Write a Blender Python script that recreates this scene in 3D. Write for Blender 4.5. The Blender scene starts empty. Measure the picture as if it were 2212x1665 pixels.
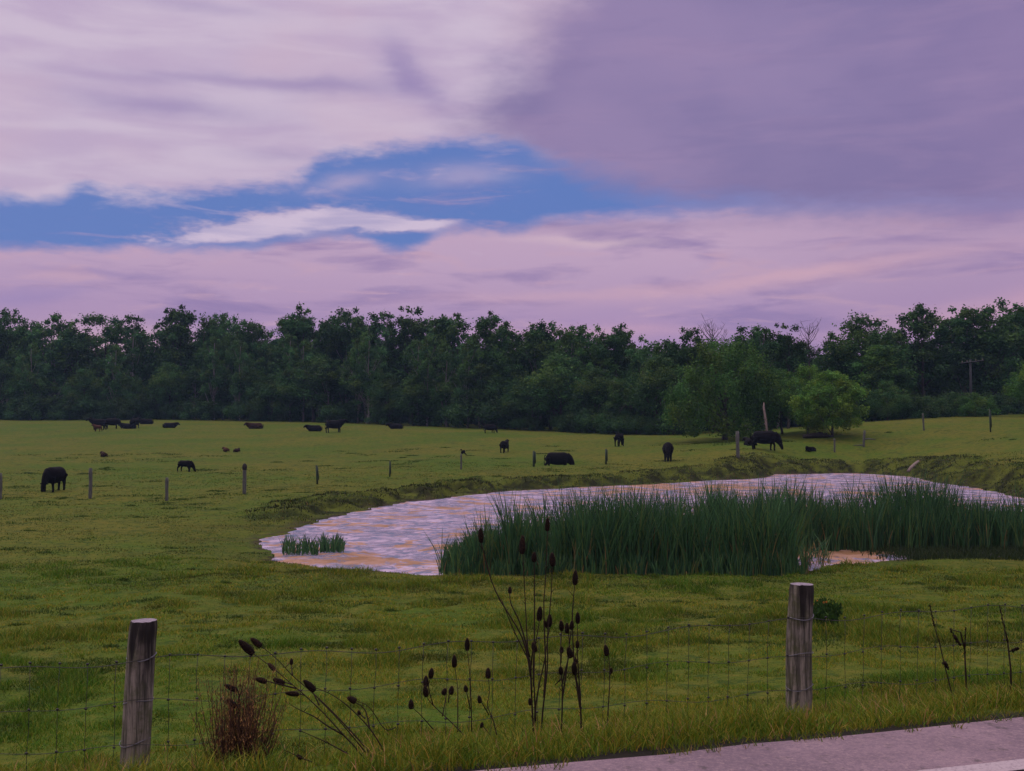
import bpy, bmesh, math, random
import numpy as np
from mathutils import Vector, Matrix

random.seed(7)
RNG = np.random.default_rng(11)
SC = bpy.context.scene
COL = SC.collection
R = math.radians

# ------------------------------------------------------------------ camera
EYE = 1.75                       # eye above the road surface (z = 0)
F = 2372.0                       # focal length in units of a 2212 px wide frame
CX, CY, HOR = 1106.0, 832.5, 910.0
PITCH = math.atan((HOR - CY) / F)
cam = bpy.data.cameras.new('camera')
cam.sensor_width = 36.0
cam.lens = 36.0 * F / 2212.0
cam.clip_start, cam.clip_end = 0.1, 6000.0
camo = bpy.data.objects.new('camera', cam)
camo.location = (0, 0, EYE)
camo.rotation_euler = (R(90) + PITCH, 0, 0)
COL.objects.link(camo)
SC.camera = camo


def ray(px, py):
    xc, yc = (px - CX) / F, (CY - py) / F
    cp, sp = math.cos(PITCH), math.sin(PITCH)
    return Vector((xc, cp - yc * sp, sp + yc * cp))


def at_depth(px, py, d):
    r = ray(px, py)
    return Vector((r.x / r.y * d, d, EYE + r.z / r.y * d))


def at_z(px, py, z):
    r = ray(px, py)
    t = (z - EYE) / r.z
    return Vector((r.x * t, r.y * t, z))


# ------------------------------------------------------------------ view / light
SC.view_settings.view_transform = 'Standard'
SC.view_settings.look = 'None'
SC.view_settings.exposure = 0.0
SC.view_settings.gamma = 1.0
SC.cycles.max_bounces = 6
SC.cycles.transparent_max_bounces = 8

sun = bpy.data.lights.new('sun', 'SUN')
sun.energy = 0.55
sun.angle = R(20)
sun.color = (1.0, 0.86, 0.80)
suno = bpy.data.objects.new('sun', sun)
SUN_EL, SUN_AZ = 42.0, -50.0     # from the bright cloud high on the left
sd = Vector((math.sin(R(SUN_AZ)) * math.cos(R(SUN_EL)), math.cos(R(SUN_AZ)) * math.cos(R(SUN_EL)), math.sin(R(SUN_EL))))
suno.rotation_euler = sd.to_track_quat('Z', 'Y').to_euler()
COL.objects.link(suno)


class NT:
    """tiny helper for building node trees"""
    def __init__(self, tree):
        self.t = tree

    def n(self, typ, **kw):
        nd = self.t.nodes.new(typ)
        for k, v in kw.items():
            setattr(nd, k, v)
        return nd

    def put(self, sock, v):
        if isinstance(v, bpy.types.NodeSocket):
            self.t.links.new(v, sock)
        elif v is not None:
            if isinstance(v, (tuple, list)) and len(v) == 3 and sock.type == 'RGBA':
                v = (*v, 1.0)
            sock.default_value = v

    def m(self, op, a, b=None, c=None, clamp=False):
        nd = self.n('ShaderNodeMath', operation=op, use_clamp=clamp)
        self.put(nd.inputs[0], a)
        if b is not None: self.put(nd.inputs[1], b)
        if c is not None: self.put(nd.inputs[2], c)
        return nd.outputs[0]

    def sstep(self, v, a, b):
        nd = self.n('ShaderNodeMapRange', interpolation_type='SMOOTHSTEP')
        self.put(nd.inputs['Value'], v)
        self.put(nd.inputs['From Min'], a)
        self.put(nd.inputs['From Max'], b)
        return nd.outputs['Result']

    def rng(self, v, a, b, c, d):
        nd = self.n('ShaderNodeMapRange')
        for s, x in zip(('Value', 'From Min', 'From Max', 'To Min', 'To Max'), (v, a, b, c, d)):
            self.put(nd.inputs[s], x)
        return nd.outputs['Result']

    def mix(self, f, a, b, mode='MIX'):
        nd = self.n('ShaderNodeMix', data_type='RGBA', blend_type=mode)
        self.put(nd.inputs[0], f)
        self.put(nd.inputs[6], a)
        self.put(nd.inputs[7], b)
        return nd.outputs[2]

    def comb(self, x, y, z):
        nd = self.n('ShaderNodeCombineXYZ')
        for i, v in enumerate((x, y, z)):
            self.put(nd.inputs[i], v)
        return nd.outputs[0]

    def noise(self, vec, scale, detail=4, rough=0.5, dist=0.0):
        nd = self.n('ShaderNodeTexNoise')
        self.put(nd.inputs['Vector'], vec)
        nd.inputs['Scale'].default_value = scale
        nd.inputs['Detail'].default_value = detail
        nd.inputs['Roughness'].default_value = rough
        nd.inputs['Distortion'].default_value = dist
        return nd.outputs['Fac']

    def curve(self, v, pts):
        nd = self.n('ShaderNodeFloatCurve')
        c = nd.mapping.curves[0]
        while len(c.points) > 2:
            c.points.remove(c.points[1])
        c.points[0].location = pts[0]
        c.points[-1].location = pts[-1]
        for p in pts[1:-1]:
            c.points.new(*p)
        for p in c.points:
            p.handle_type = 'AUTO'
        nd.mapping.update()
        self.put(nd.inputs['Value'], v)
        return nd.outputs[0]


def lin(r, g, b):
    f = lambda c: (c / 255 / 12.92) if c <= 10.3 else ((c / 255 + 0.055) / 1.055) ** 2.4
    return (f(r), f(g), f(b))


def build_world():
    w = bpy.data.worlds.new('World')
    SC.world = w
    w.use_nodes = True
    w.node_tree.nodes.clear()
    k = NT(w.node_tree)
    tc = k.n('ShaderNodeTexCoord')
    sep = k.n('ShaderNodeSeparateXYZ')
    k.put(sep.inputs[0], tc.outputs['Generated'])
    X, Y, Z = sep.outputs
    DEG = 180 / math.pi
    az = k.m('MULTIPLY', k.m('ARCTAN2', X, Y), DEG)          # degrees right of north
    el = k.m('MULTIPLY', k.m('ARCSINE', Z), DEG)             # degrees above horizon

    def ae(px, py):
        r = ray(px, py).normalized()
        return math.degrees(math.atan2(r.x, r.y)), math.degrees(math.asin(r.z))

    PX = 2212 / 50.0                                         # about 41 units to the degree
    streak_v = k.comb(k.m('MULTIPLY', az, 0.11), k.m('MULTIPLY', el, 0.62), 0.0)
    n_str = k.noise(streak_v, 1.0, 6, 0.55, 0.4)
    n_str2 = k.noise(k.comb(k.m('MULTIPLY', az, 0.2), k.m('MULTIPLY', el, 1.25), 3.7), 1.0, 5, 0.55, 0.5)
    n_big = k.noise(k.comb(k.m('MULTIPLY', az, 0.08), k.m('MULTIPLY', el, 0.13), 9.1), 1.0, 4, 0.5)
    n_puf = k.noise(k.comb(k.m('MULTIPLY', az, 0.28), k.m('MULTIPLY', el, 0.7), 5.3), 1.0, 6, 0.6)
    n_fine = k.noise(k.comb(k.m('MULTIPLY', az, 0.8), k.m('MULTIPLY', el, 2.4), 1.3), 1.0, 5, 0.6)

    def blob(px, py, rx, ry, tilt=0.0):
        a0, e0 = ae(px, py)
        da = k.m('SUBTRACT', k.m('ADD', az, k.m('MULTIPLY', k.m('SUBTRACT', n_fine, 0.5), 1.6)), a0)
        de = k.m('SUBTRACT', k.m('ADD', el, k.m('MULTIPLY', k.m('SUBTRACT', n_puf, 0.5), 0.9)), e0)
        c, s = math.cos(R(tilt)), math.sin(R(tilt))
        u = k.m('ADD', k.m('MULTIPLY', da, c * 41 / rx), k.m('MULTIPLY', de, s * 41 / rx))
        v = k.m('ADD', k.m('MULTIPLY', da, -s * 41 / ry), k.m('MULTIPLY', de, c * 41 / ry))
        r2 = k.m('ADD', k.m('MULTIPLY', u, u), k.m('MULTIPLY', v, v))
        return k.m('EXPONENT', k.m('MULTIPLY', r2, -1.0))

    azn = k.rng(az, -30, 30, 0, 1)

    def band(pts):
        out = []
        for px, py in pts:
            a, e = ae(px, py)
            out.append(((a + 30) / 60, e / 25))
        return k.m('MULTIPLY', k.curve(azn, out), 25.0)

    top = band([(-200, 430), (0, 428), (70, 436), (130, 424), (185, 406), (240, 428), (310, 434), (380, 426), (450, 412),
                (560, 402), (640, 388), (700, 350), (780, 335), (850, 318), (930, 308), (1050, 303), (1110, 312),
                (1160, 338), (1220, 365), (1300, 395), (1400, 425), (1500, 442), (1650, 456), (1760, 464), (2400, 470)])
    bot = band([(-200, 528), (0, 530), (220, 536), (330, 534), (450, 541), (600, 530), (700, 514), (790, 518), (860, 542), (905, 530),
                (960, 500), (1050, 497), (1120, 501), (1180, 482), (1300, 473), (1400, 472), (1550, 468), (1760, 462), (2400, 452)])
    wob = k.m('MULTIPLY', k.m('SUBTRACT', n_puf, 0.5), 1.5)
    wob2 = k.m('MULTIPLY', k.m('SUBTRACT', n_fine, 0.5), 1.1)
    elw = k.m('ADD', k.m('ADD', el, wob), wob2)
    soft_top = k.rng(az, -1, 6, 0.8, 1.7)
    m_top = k.sstep(k.m('SUBTRACT', top, elw), k.m('MULTIPLY', soft_top, -0.9), k.m('MULTIPLY', soft_top, 0.6))
    m_bot = k.sstep(k.m('SUBTRACT', k.m('ADD', k.m('ADD', el, k.m('MULTIPLY', wob2, 0.6)), k.m('MULTIPLY', wob, 0.5)), bot), -0.38, k.rng(az, -6, 8, 0.35, 0.8))
    gap = k.m('MULTIPLY', m_top, m_bot)
    # wisps of cloud drifting across the gap
    wisp = k.m('ADD', k.m('MULTIPLY', k.sstep(n_str2, 0.54, 0.74), 0.45), k.m('ADD', k.m('MULTIPLY', blob(1010, 380, 110, 24, 4), 0.5), k.m('MULTIPLY', blob(745, 392, 70, 18, 10), 0.55)), clamp=True)
    gap_c = k.m('MULTIPLY', gap, k.m('SUBTRACT', 1.0, wisp))
    puff = k.m('ADD', k.m('ADD', blob(640, 484, 200, 34, 6), k.m('MULTIPLY', blob(480, 508, 150, 16, 9), 0.75)),
               k.m('ADD', blob(800, 478, 120, 15, -6), k.m('MULTIPLY', blob(910, 488, 90, 11, 7), 0.9)))
    puff = k.m('ADD', puff, k.m('MULTIPLY', k.m('SUBTRACT', n_fine, 0.5), 1.3))
    puff = k.m('MULTIPLY', k.sstep(puff, 0.12, 0.95), k.m('ADD', k.m('MULTIPLY', k.sstep(n_str2, 0.35, 0.6), 0.25), 0.72))
    gap_c = k.m('MULTIPLY', gap_c, k.m('SUBTRACT', 1.0, puff))

    # bright cloud bank on the left, violet overcast on the right
    eln = k.rng(el, 0, 25, 0, 1)
    bpts = []
    for px, py in [(1010, 560), (1120, 360), (1060, 300), (1010, 240), (1080, 180), (1130, 120), (1155, 60), (1190, 0)]:
        a, e = ae(px, py)
        bpts.append((e / 25, (a + 30) / 60))
    bpts = [(0.0, bpts[0][1])] + bpts + [(1.0, 0.555)]
    bnd = k.m('SUBTRACT', k.m('MULTIPLY', k.curve(eln, bpts), 60.0), 30.0)
    azw = k.m('ADD', az, k.m('MULTIPLY', k.m('SUBTRACT', n_puf, 0.5), 5.0))
    right = k.sstep(k.m('SUBTRACT', azw, bnd), -2.6, 3.4)

    smudge = None
    for b, wgt in (((866, 145, 62, 34, -60), 0.62), ((930, 205, 70, 28, -45), 0.42), ((350, 228, 190, 22, -2), 0.62), ((420, 170, 260, 14, 2), 0.4),
                   ((720, 186, 160, 20, 2), 0.6), ((610, 335, 110, 14, 0), 0.35), ((430, 15, 130, 16, 0), 0.35),
                   ((1090, 170, 60, 60, 0), -0.2)):
        q = k.m('MULTIPLY', blob(*b), wgt)
        smudge = q if smudge is None else k.m('ADD', smudge, q)

    bright = k.mix(k.sstep(n_str, 0.36, 0.66), lin(190, 170, 199), lin(203, 186, 208))
    bright = k.mix(k.m('MULTIPLY', k.sstep(n_big, 0.45, 0.65), 0.55), bright, lin(203, 177, 197))
    bright = k.mix(k.m('MAXIMUM', smudge, 0.0), bright, lin(150, 134, 180))
    violet = k.mix(k.sstep(n_big, 0.36, 0.66), lin(131, 119, 163), lin(147, 130, 171))
    violet = k.mix(k.m('MULTIPLY', k.sstep(az, 14, 25), 0.35), violet, lin(132, 114, 160))
    violet = k.mix(k.m('MULTIPLY', k.sstep(n_str, 0.46, 0.68), 0.35), violet, lin(160, 137, 174))
    violet = k.mix(k.m('MULTIPLY', k.sstep(n_str2, 0.50, 0.72), 0.22), violet, lin(122, 110, 156))
    upper = k.mix(right, bright, violet)

    # lower streaky deck
    h = k.sstep(el, 3.0, 9.5)
    low = k.mix(h, lin(164, 137, 180), lin(191, 163, 191))
    low = k.mix(k.m('MULTIPLY', k.sstep(n_str, 0.47, 0.66), 0.85), low, lin(146, 126, 172))
    low = k.mix(k.m('MULTIPLY', k.sstep(n_str2, 0.52, 0.72), 0.7), low, lin(198, 163, 184))
    low = k.mix(k.m('MULTIPLY', k.sstep(az, 8, 23), 0.40), low, lin(158, 132, 170))
    low = k.mix(k.m('MULTIPLY', blob(1720, 595, 330, 16, 6), 0.7), low, lin(208, 168, 184))
    low = k.mix(k.m('MULTIPLY', blob(1200, 640, 330, 12, 1), 0.4), low, lin(208, 168, 184))
    low = k.mix(k.m('MULTIPLY', blob(1260, 522, 150, 9, -3), 0.6), low, lin(214, 186, 198))
    low = k.mix(k.m('MULTIPLY', blob(1320, 490, 260, 12, 0), 0.5), low, lin(146, 128, 168))
    low = k.mix(k.m('MULTIPLY', blob(250, 590, 150, 8, 0), 0.5), low, lin(146, 128, 176))
    low = k.mix(k.m('MULTIPLY', blob(60, 640, 120, 18, 10), 0.5), low, lin(146, 130, 182))
    low = k.mix(k.m('MULTIPLY', blob(2130, 670, 260, 26, 8), 0.7), low, lin(200, 160, 182))
    low = k.mix(k.m('MULTIPLY', blob(1250, 718, 240, 16, 0), 0.6), low, lin(206, 164, 184))
    low = k.mix(k.m('MULTIPLY', blob(230, 740, 200, 40, 0), 0.6), low, lin(216, 178, 186))
    low = k.mix(puff, low, lin(208, 191, 214))

    mid = k.m('MULTIPLY', k.m('ADD', top, bot), 0.5)
    is_up = k.sstep(k.m('SUBTRACT', elw, mid), k.rng(az, 4, 16, -0.35, -1.1), k.rng(az, 4, 16, 0.6, 1.4))
    cloud = k.mix(is_up, low, upper)

    sky = k.n('ShaderNodeTexSky', sky_type='NISHITA')
    sky.sun_disc = False
    sky.sun_elevation = R(SUN_EL)
    sky.sun_rotation = R(SUN_AZ)
    skc = k.mix(1.0, sky.outputs[0], (0.075, 0.075, 0.075), 'MULTIPLY')
    blue = k.mix(0.94, skc, lin(94, 122, 189))
    blue = k.mix(k.m('MULTIPLY', k.sstep(n_str2, 0.45, 0.7), 0.25), blue, lin(110, 124, 190))
    colr = k.mix(gap_c, cloud, blue)
    # unseen sky overhead, brightened to light the grass from above
    over = k.sstep(el, 24, 70)
    colr = k.mix(over, colr, k.mix(n_big, (1.35, 1.12, 1.25), (1.9, 1.65, 1.75)))
    bg = k.n('ShaderNodeBackground')
    k.put(bg.inputs['Color'], colr)
    bg.inputs['Strength'].default_value = 1.0
    out = k.n('ShaderNodeOutputWorld')
    k.put(out.inputs['Surface'], bg.outputs[0])


build_world()


# ------------------------------------------------------------------ helpers
def tag(o, label=None, cat=None, group=None, kind=None):
    if label: o['label'] = label
    if cat: o['category'] = cat
    if group: o['group'] = group
    if kind: o['kind'] = kind
    return o


def np_mesh(name, V, faces, cols=None, smooth=False):
    """V (n,3); faces = list of int arrays (m,3)/(m,4); cols (n,3) point colours"""
    me = bpy.data.meshes.new(name)
    V = np.asarray(V, dtype=np.float32)
    me.vertices.add(len(V))
    me.vertices.foreach_set('co', V.ravel())
    loops = np.concatenate([np.asarray(f, dtype=np.int32).ravel() for f in faces])
    tot = np.concatenate([np.full(len(f), np.asarray(f).shape[1], dtype=np.int32) for f in faces])
    start = np.concatenate([[0], np.cumsum(tot)[:-1]]).astype(np.int32)
    me.loops.add(len(loops))
    me.loops.foreach_set('vertex_index', loops)
    me.polygons.add(len(tot))
    me.polygons.foreach_set('loop_start', start)
    me.polygons.foreach_set('loop_total', tot)
    if smooth:
        me.polygons.foreach_set('use_smooth', np.ones(len(tot), dtype=bool))
    if cols is not None:
        a = me.color_attributes.new('Col', 'FLOAT_COLOR', 'POINT')
        c = np.ones((len(V), 4), dtype=np.float32)
        c[:, :3] = cols
        a.data.foreach_set('color', c.ravel())
    me.update(calc_edges=True)
    me.validate()
    return me


def link(name, me, mat=None, parent=None, loc=None):
    o = bpy.data.objects.new(name, me)
    COL.objects.link(o)
    if mat is not None and me is not None and len(me.materials) == 0:
        me.materials.append(mat)
    if parent is not None: o.parent = parent
    if loc is not None: o.location = loc
    return o


def empty(name, loc=(0, 0, 0), rz=0.0):
    o = bpy.data.objects.new(name, None)
    o.empty_display_size = 0.2
    o.location = loc
    o.rotation_euler = (0, 0, rz)
    COL.objects.link(o)
    return o


class MB:
    """collects tubes, ellipsoids and quads into one mesh"""
    def __init__(self):
        self.v, self.q, self.t, self.c, self.n = [], [], [], [], 0

    def _add(self, V, q=None, t=None, col=(1, 1, 1)):
        V = np.asarray(V, dtype=float)
        if q is not None and len(q): self.q.append(np.asarray(q) + self.n)
        if t is not None and len(t): self.t.append(np.asarray(t) + self.n)
        self.v.append(V)
        self.c.append(np.tile(np.asarray(col, dtype=float), (len(V), 1)))
        self.n += len(V)

    def tube(self, pts, rad, seg=6, col=(1, 1, 1), flat=None, caps=True):
        """pts list of Vector, rad list (or scalar); flat = list of (ra, rb) radii sideways / up"""
        pts = [Vector(p) for p in pts]
        n = len(pts)
        if not hasattr(rad, '__len__'): rad = [rad] * n
        V = []
        prev = None
        for i, p in enumerate(pts):
            d = (pts[min(i + 1, n - 1)] - pts[max(i - 1, 0)]).normalized()
            if prev is None:
                a = Vector((0, 0, 1)) if abs(d.z) < 0.9 else Vector((1, 0, 0))
                s = d.cross(a).normalized()
            else:
                s = (prev - d * prev.dot(d))
                s = s.normalized() if s.length > 1e-6 else d.orthogonal().normalized()
            prev = s
            u = s.cross(d)
            ra, rb = (rad[i], rad[i]) if flat is None else flat[i]
            for j in range(seg):
                th = 2 * math.pi * j / seg
                V.append(p + s * (ra * math.cos(th)) + u * (rb * math.sin(th)))
        Q = []
        for i in range(n - 1):
            for j in range(seg):
                k = (j + 1) % seg
                Q.append((i * seg + j, i * seg + k, (i + 1) * seg + k, (i + 1) * seg + j))
        T = []
        if caps:
            V += [pts[0], pts[-1]]
            c0, c1 = n * seg, n * seg + 1
            for j in range(seg):
                k = (j + 1) % seg
                T.append((c0, k, j))
                T.append((c1, (n - 1) * seg + j, (n - 1) * seg + k))
        self._add([tuple(v) for v in V], Q, T, col)

    def ell(self, c, axes, r, nu=10, nv=6, col=(1, 1, 1)):
        """ellipsoid; axes = 3x3 rows (orthonormal)"""
        A = np.asarray([tuple(a) for a in axes])
        V, Q, T = [], [], []
        for i in range(1, nv):
            ph = math.pi * i / nv
            for j in range(nu):
                th = 2 * math.pi * j / nu
                V.append((math.sin(ph) * math.cos(th) * r[0], math.sin(ph) * math.sin(th) * r[1], math.cos(ph) * r[2]))
        V += [(0, 0, r[2]), (0, 0, -r[2])]
        for i in range(nv - 2):
            for j in range(nu):
                k = (j + 1) % nu
                Q.append((i * nu + j, (i + 1) * nu + j, (i + 1) * nu + k, i * nu + k))
        a, b = (nv - 1) * nu, (nv - 1) * nu + 1
        for j in range(nu):
            k = (j + 1) % nu
            T.append((a, j, k))
            T.append((b, (nv - 2) * nu + k, (nv - 2) * nu + j))
        self._add(np.asarray(V) @ A + np.asarray(tuple(c)), Q, T, col)

    def mesh(self, name, smooth=True):
        f = []
        if self.q: f.append(np.concatenate(self.q))
        if self.t: f.append(np.concatenate(self.t))
        return np_mesh(name, np.concatenate(self.v), f, np.concatenate(self.c), smooth)


def mat(name, build):
    m = bpy.data.materials.new(name)
    m.use_nodes = True
    m.node_tree.nodes.clear()
    k = NT(m.node_tree)
    out = k.n('ShaderNodeOutputMaterial')
    s = build(k)
    k.put(out.inputs['Surface'], s)
    return m


def principled(k, col, rough=0.85, spec=0.25, normal=None):
    p = k.n('ShaderNodeBsdfPrincipled')
    k.put(p.inputs['Base Color'], col)
    k.put(p.inputs['Roughness'], rough)
    p.inputs['Specular IOR Level'].default_value = spec
    if normal is not None: k.put(p.inputs['Normal'], normal)
    return p.outputs[0]


def bump(k, h, dist=0.02, strength=1.0):
    b = k.n('ShaderNodeBump')
    b.inputs['Distance'].default_value = dist
    b.inputs['Strength'].default_value = strength
    k.put(b.inputs['Height'], h)
    return b.outputs[0]


def vcol(k):
    a = k.n('ShaderNodeVertexColor', layer_name='Col')
    return a.outputs[0]


def leafy(name, trans=0.35, objtint=False, rough=0.6):
    def b(k):
        c = vcol(k)
        if objtint:
            oi = k.n('ShaderNodeObjectInfo')
            c = k.mix(1.0, c, oi.outputs['Color'], 'MULTIPLY')
        p = principled(k, c, rough, 0.12)
        t = k.n('ShaderNodeBsdfTranslucent')
        k.put(t.inputs['Color'], c)
        mx = k.n('ShaderNodeMixShader')
        mx.inputs[0].default_value = trans
        k.put(mx.inputs[1], p)
        k.put(mx.inputs[2], t.outputs[0])
        return mx.outputs[0]
    return mat(name, b)


# ------------------------------------------------------------------ terrain
def _hash(ix, iy, seed):
    h = (ix.astype(np.int64) * 374761393 + iy.astype(np.int64) * 668265263 + seed * 2147483647) & 0x7fffffff
    h = ((h ^ (h >> 13)) * 1274126177) & 0x7fffffff
    return ((h ^ (h >> 16)) & 0xffff) / 65535.0


def vnoise(x, y, seed=0):
    ix, iy = np.floor(x), np.floor(y)
    fx, fy = x - ix, y - iy
    fx, fy = fx * fx * (3 - 2 * fx), fy * fy * (3 - 2 * fy)
    a, b = _hash(ix, iy, seed), _hash(ix + 1, iy, seed)
    c, d = _hash(ix, iy + 1, seed), _hash(ix + 1, iy + 1, seed)
    return (a + (b - a) * fx) * (1 - fy) + (c + (d - c) * fx) * fy


def fbm(x, y, seed=0, oct=3):
    s, a, t = 0, 1.0, 0
    for o in range(oct):
        s = s + a * vnoise(x * 2 ** o + 17.3 * o, y * 2 ** o - 9.1 * o, seed + o)
        t += a
        a *= 0.5
    return s / t


def npstep(x, a, b):
    t = np.clip((x - a) / (b - a), 0, 1)
    return t * t * (3 - 2 * t)


WATER_Z = -1.65
ROAD_P, ROAD_A = (0.814, 5.90), R(17.3)
RD = (math.cos(ROAD_A), math.sin(ROAD_A))
RN = (-RD[1], RD[0])

CTRL = [  # picture x, picture y of the ground, metres away
    (285, 1690, 7.1), (1718, 1548, 8.5), (1000, 1625, 7.75), (2300, 1500, 9.3),
    (100, 1440, 12), (700, 1434, 12), (1300, 1430, 12), (1900, 1412, 12.2), (2300, 1400, 12.4),
    (0, 1325, 17), (600, 1330, 17), (1200, 1330, 17), (1800, 1318, 17), (2300, 1300, 17.3),
    (0, 1235, 23), (400, 1240, 23), (900, 1250, 23.4), (1300, 1256, 23.3), (1700, 1254, 23.6), (2000, 1222, 25.6), (2300, 1208, 26.5),
    (0, 1165, 30), (250, 1167, 30), (450, 1170, 30), (0, 1112, 38), (300, 1112, 38), (520, 1112, 38.5),
    (0, 1077, 46), (195, 1077, 46.5), (360, 1080, 46), (528, 1068, 48), (686, 1045, 56), (842, 1030, 61), (997, 1013, 67),
    (1153, 1008, 70), (1309, 1002, 71), (1550, 1006, 68), (1720, 1008, 73), (1850, 1003, 75), (1960, 1003, 70), (2100, 1015, 60),
    (2212, 1022, 55), (2300, 1010, 54), (1595, 988, 73), (1443, 996, 73), (1900, 975, 79),
    (115, 1060, 52), (400, 1019, 68), (224, 985, 85), (500, 972, 95), (850, 965, 98), (1090, 977, 86), (1340, 962, 92), (1650, 972, 76),
    (2212, 950, 74), (2050, 945, 82), (0, 1000, 75), (0, 945, 118), (400, 940, 120), (720, 934, 122), (1058, 934, 118),
    (-200, 907, 165), (0, 908, 165), (350, 908, 160), (700, 914, 148), (1100, 932, 125), (1350, 942, 108), (1500, 949, 96),
    (1650, 948, 90), (1800, 934, 88), (2000, 914, 93), (2212, 903, 100), (2350, 897, 104),
    (0, 906, 200), (700, 908, 190), (1200, 920, 170), (1500, 930, 140), (1800, 918, 130), (2212, 890, 140),
    (0, 906, 320), (1100, 906, 320), (2212, 895, 320),
]


def _feat(x, y):
    return np.stack([np.clip(x / np.maximum(y, 0.1), -0.62, 0.62) * 2.6, np.log(np.maximum(y, 2.0))], -1)


def _U(r2):
    return 0.5 * r2 * np.log(r2 + 1e-12)


_cp = np.array([tuple(at_depth(*c)) for c in CTRL])
_P = _feat(_cp[:, 0], _cp[:, 1])
_n = len(_P)
_K = _U(((_P[:, None] - _P[None]) ** 2).sum(-1)) + np.eye(_n) * 0.004
_B = np.concatenate([np.ones((_n, 1)), _P], 1)
_A = np.block([[_K, _B], [_B.T, np.zeros((3, 3))]])
_W = np.linalg.solve(_A, np.concatenate([_cp[:, 2] / 1.0, np.zeros(3)]))


def tps(x, y):
    p = _feat(x, y)
    out = np.empty(len(p))
    for s in range(0, len(p), 20000):
        q = p[s:s + 20000]
        r2 = ((q[:, None] - _P[None]) ** 2).sum(-1)
        out[s:s + 20000] = _U(r2) @ _W[:_n] + _W[_n] + q @ _W[_n + 1:]
    return out


POND_PX = [(562, 1166), (585, 1188), (612, 1210), (690, 1224), (800, 1235), (950, 1243), (1080, 1241), (1400, 1240), (1630, 1241),
           (1720, 1238), (1800, 1226), (1900, 1212), (2000, 1206), (2212, 1203), (2380, 1198), (2480, 1150), (2420, 1100), (2300, 1088),
           (2212, 1076), (2120, 1056), (2030, 1043), (1965, 1029), (1850, 1022), (1680, 1024), (1632, 1034), (1540, 1038), (1400, 1046),
           (1250, 1053), (1100, 1060), (1000, 1070), (880, 1085), (800, 1100), (720, 1118), (650, 1136), (615, 1150)]
POND = np.array([tuple(at_z(a, b, WATER_Z))[:2] for a, b in POND_PX])


def pond_sd(x, y):
    """signed distance to the shoreline, negative in the water"""
    p = np.stack([x, y], -1)
    d2 = np.full(len(p), 1e9)
    inside = np.zeros(len(p), dtype=bool)
    for i in range(len(POND)):
        a, b = POND[i], POND[(i + 1) % len(POND)]
        ab = b - a
        t = np.clip(((p - a) @ ab) / (ab @ ab), 0, 1)
        q = a + t[:, None] * ab - p
        d2 = np.minimum(d2, (q ** 2).sum(-1))
        c = ((a[1] > p[:, 1]) != (b[1] > p[:, 1]))
        with np.errstate(divide='ignore', invalid='ignore'):
            xi = a[0] + (p[:, 1] - a[1]) / (b[1] - a[1]) * ab[0]
        inside ^= c & (p[:, 0] < xi)
    d = np.sqrt(d2)
    d = np.where(inside, -d, d)
    return d + (fbm(x * 0.9, y * 0.9, 5, 3) - 0.5) * 0.9


def road_s(x, y):
    return (x - ROAD_P[0]) * RN[0] + (y - ROAD_P[1]) * RN[1]


DIP = tuple(at_depth(1205, 1000, 73.0))[:2]         # hollow in which one cow stands


def ground(x, y, detail=True):
    x = np.atleast_1d(np.asarray(x, dtype=float))
    y = np.atleast_1d(np.asarray(y, dtype=float))
    dist = np.hypot(x, y)
    z = tps(x, y)
    s = road_s(x, y)
    # the lie of the land flattens out sideways and behind the viewer
    wback = npstep(y / np.maximum(dist, 1e-3), 0.15, 0.6)
    z = z * wback + (-0.5) * (1 - wback)
    if detail:
        amp = 0.10 * npstep(s, 2.0, 6.0)
        z = z + (fbm(x * 0.55, y * 0.55, 21, 3) - 0.5) * amp * 1.2
        hum = npstep(fbm(x * 0.16, y * 0.16, 31, 2), 0.42, 0.66) * npstep(dist, 9, 14)
        z = z - 0.50 * np.exp(-(((x - DIP[0]) / 1.7) ** 2 + ((y - DIP[1]) / 1.1) ** 2))
        z = z + (fbm(x * 1.7, y * 1.7, 41, 2) - 0.45) * 0.16 * hum
    verge = -0.045 - 0.53 * npstep(s, 0.05, 2.35)
    if detail:
        verge = verge + (vnoise(x * 3, y * 3, 3) - 0.5) * 0.05 * npstep(s, 0.0, 0.5)
    z = np.where(s < 8, verge + (z - verge) * npstep(s, 1.7, 3.4), z)
    z = np.where(s < 0.03, -0.16 + 0.10 * npstep(s, -0.35, 0.03), z)
    z = np.where(s < -7.2, -0.16 - 0.4 * npstep(-s, 7.2, 10), z)
    near = (y > 15) & (y < 110) & (x > -30) & (x < 60)
    if near.any():
        sdn = pond_sd(x[near], y[near])
        zn = z[near]
        land = np.maximum(zn, WATER_Z + 0.10)
        zn = np.where(sdn < 0, WATER_Z - np.minimum(0.6, 0.02 - sdn * 0.25),
                      (WATER_Z + 0.02) + (land - (WATER_Z + 0.02)) * npstep(sdn, -0.25, 2.4))
        if detail:
            yy = y[near]
            far = npstep(yy, 34, 46)
            rough = npstep(sdn, 0, 0.6) * npstep(sdn, 5.0, 1.5)
            zn = zn + rough * ((npstep(fbm(x[near] * 0.9, yy * 0.7, 77, 2), 0.35, 0.62) - 0.35) * (0.05 + 0.36 * far)
                               + (fbm(x[near] * 2.3, yy * 1.6, 78, 2) - 0.5) * (0.06 + 0.20 * far))
            zn = np.where(sdn > 0.12, np.maximum(zn, WATER_Z + 0.035), zn)
        z[near] = zn
    return z


def gz(x, y):
    return float(ground(np.array([x]), np.array([y]))[0])


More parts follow.
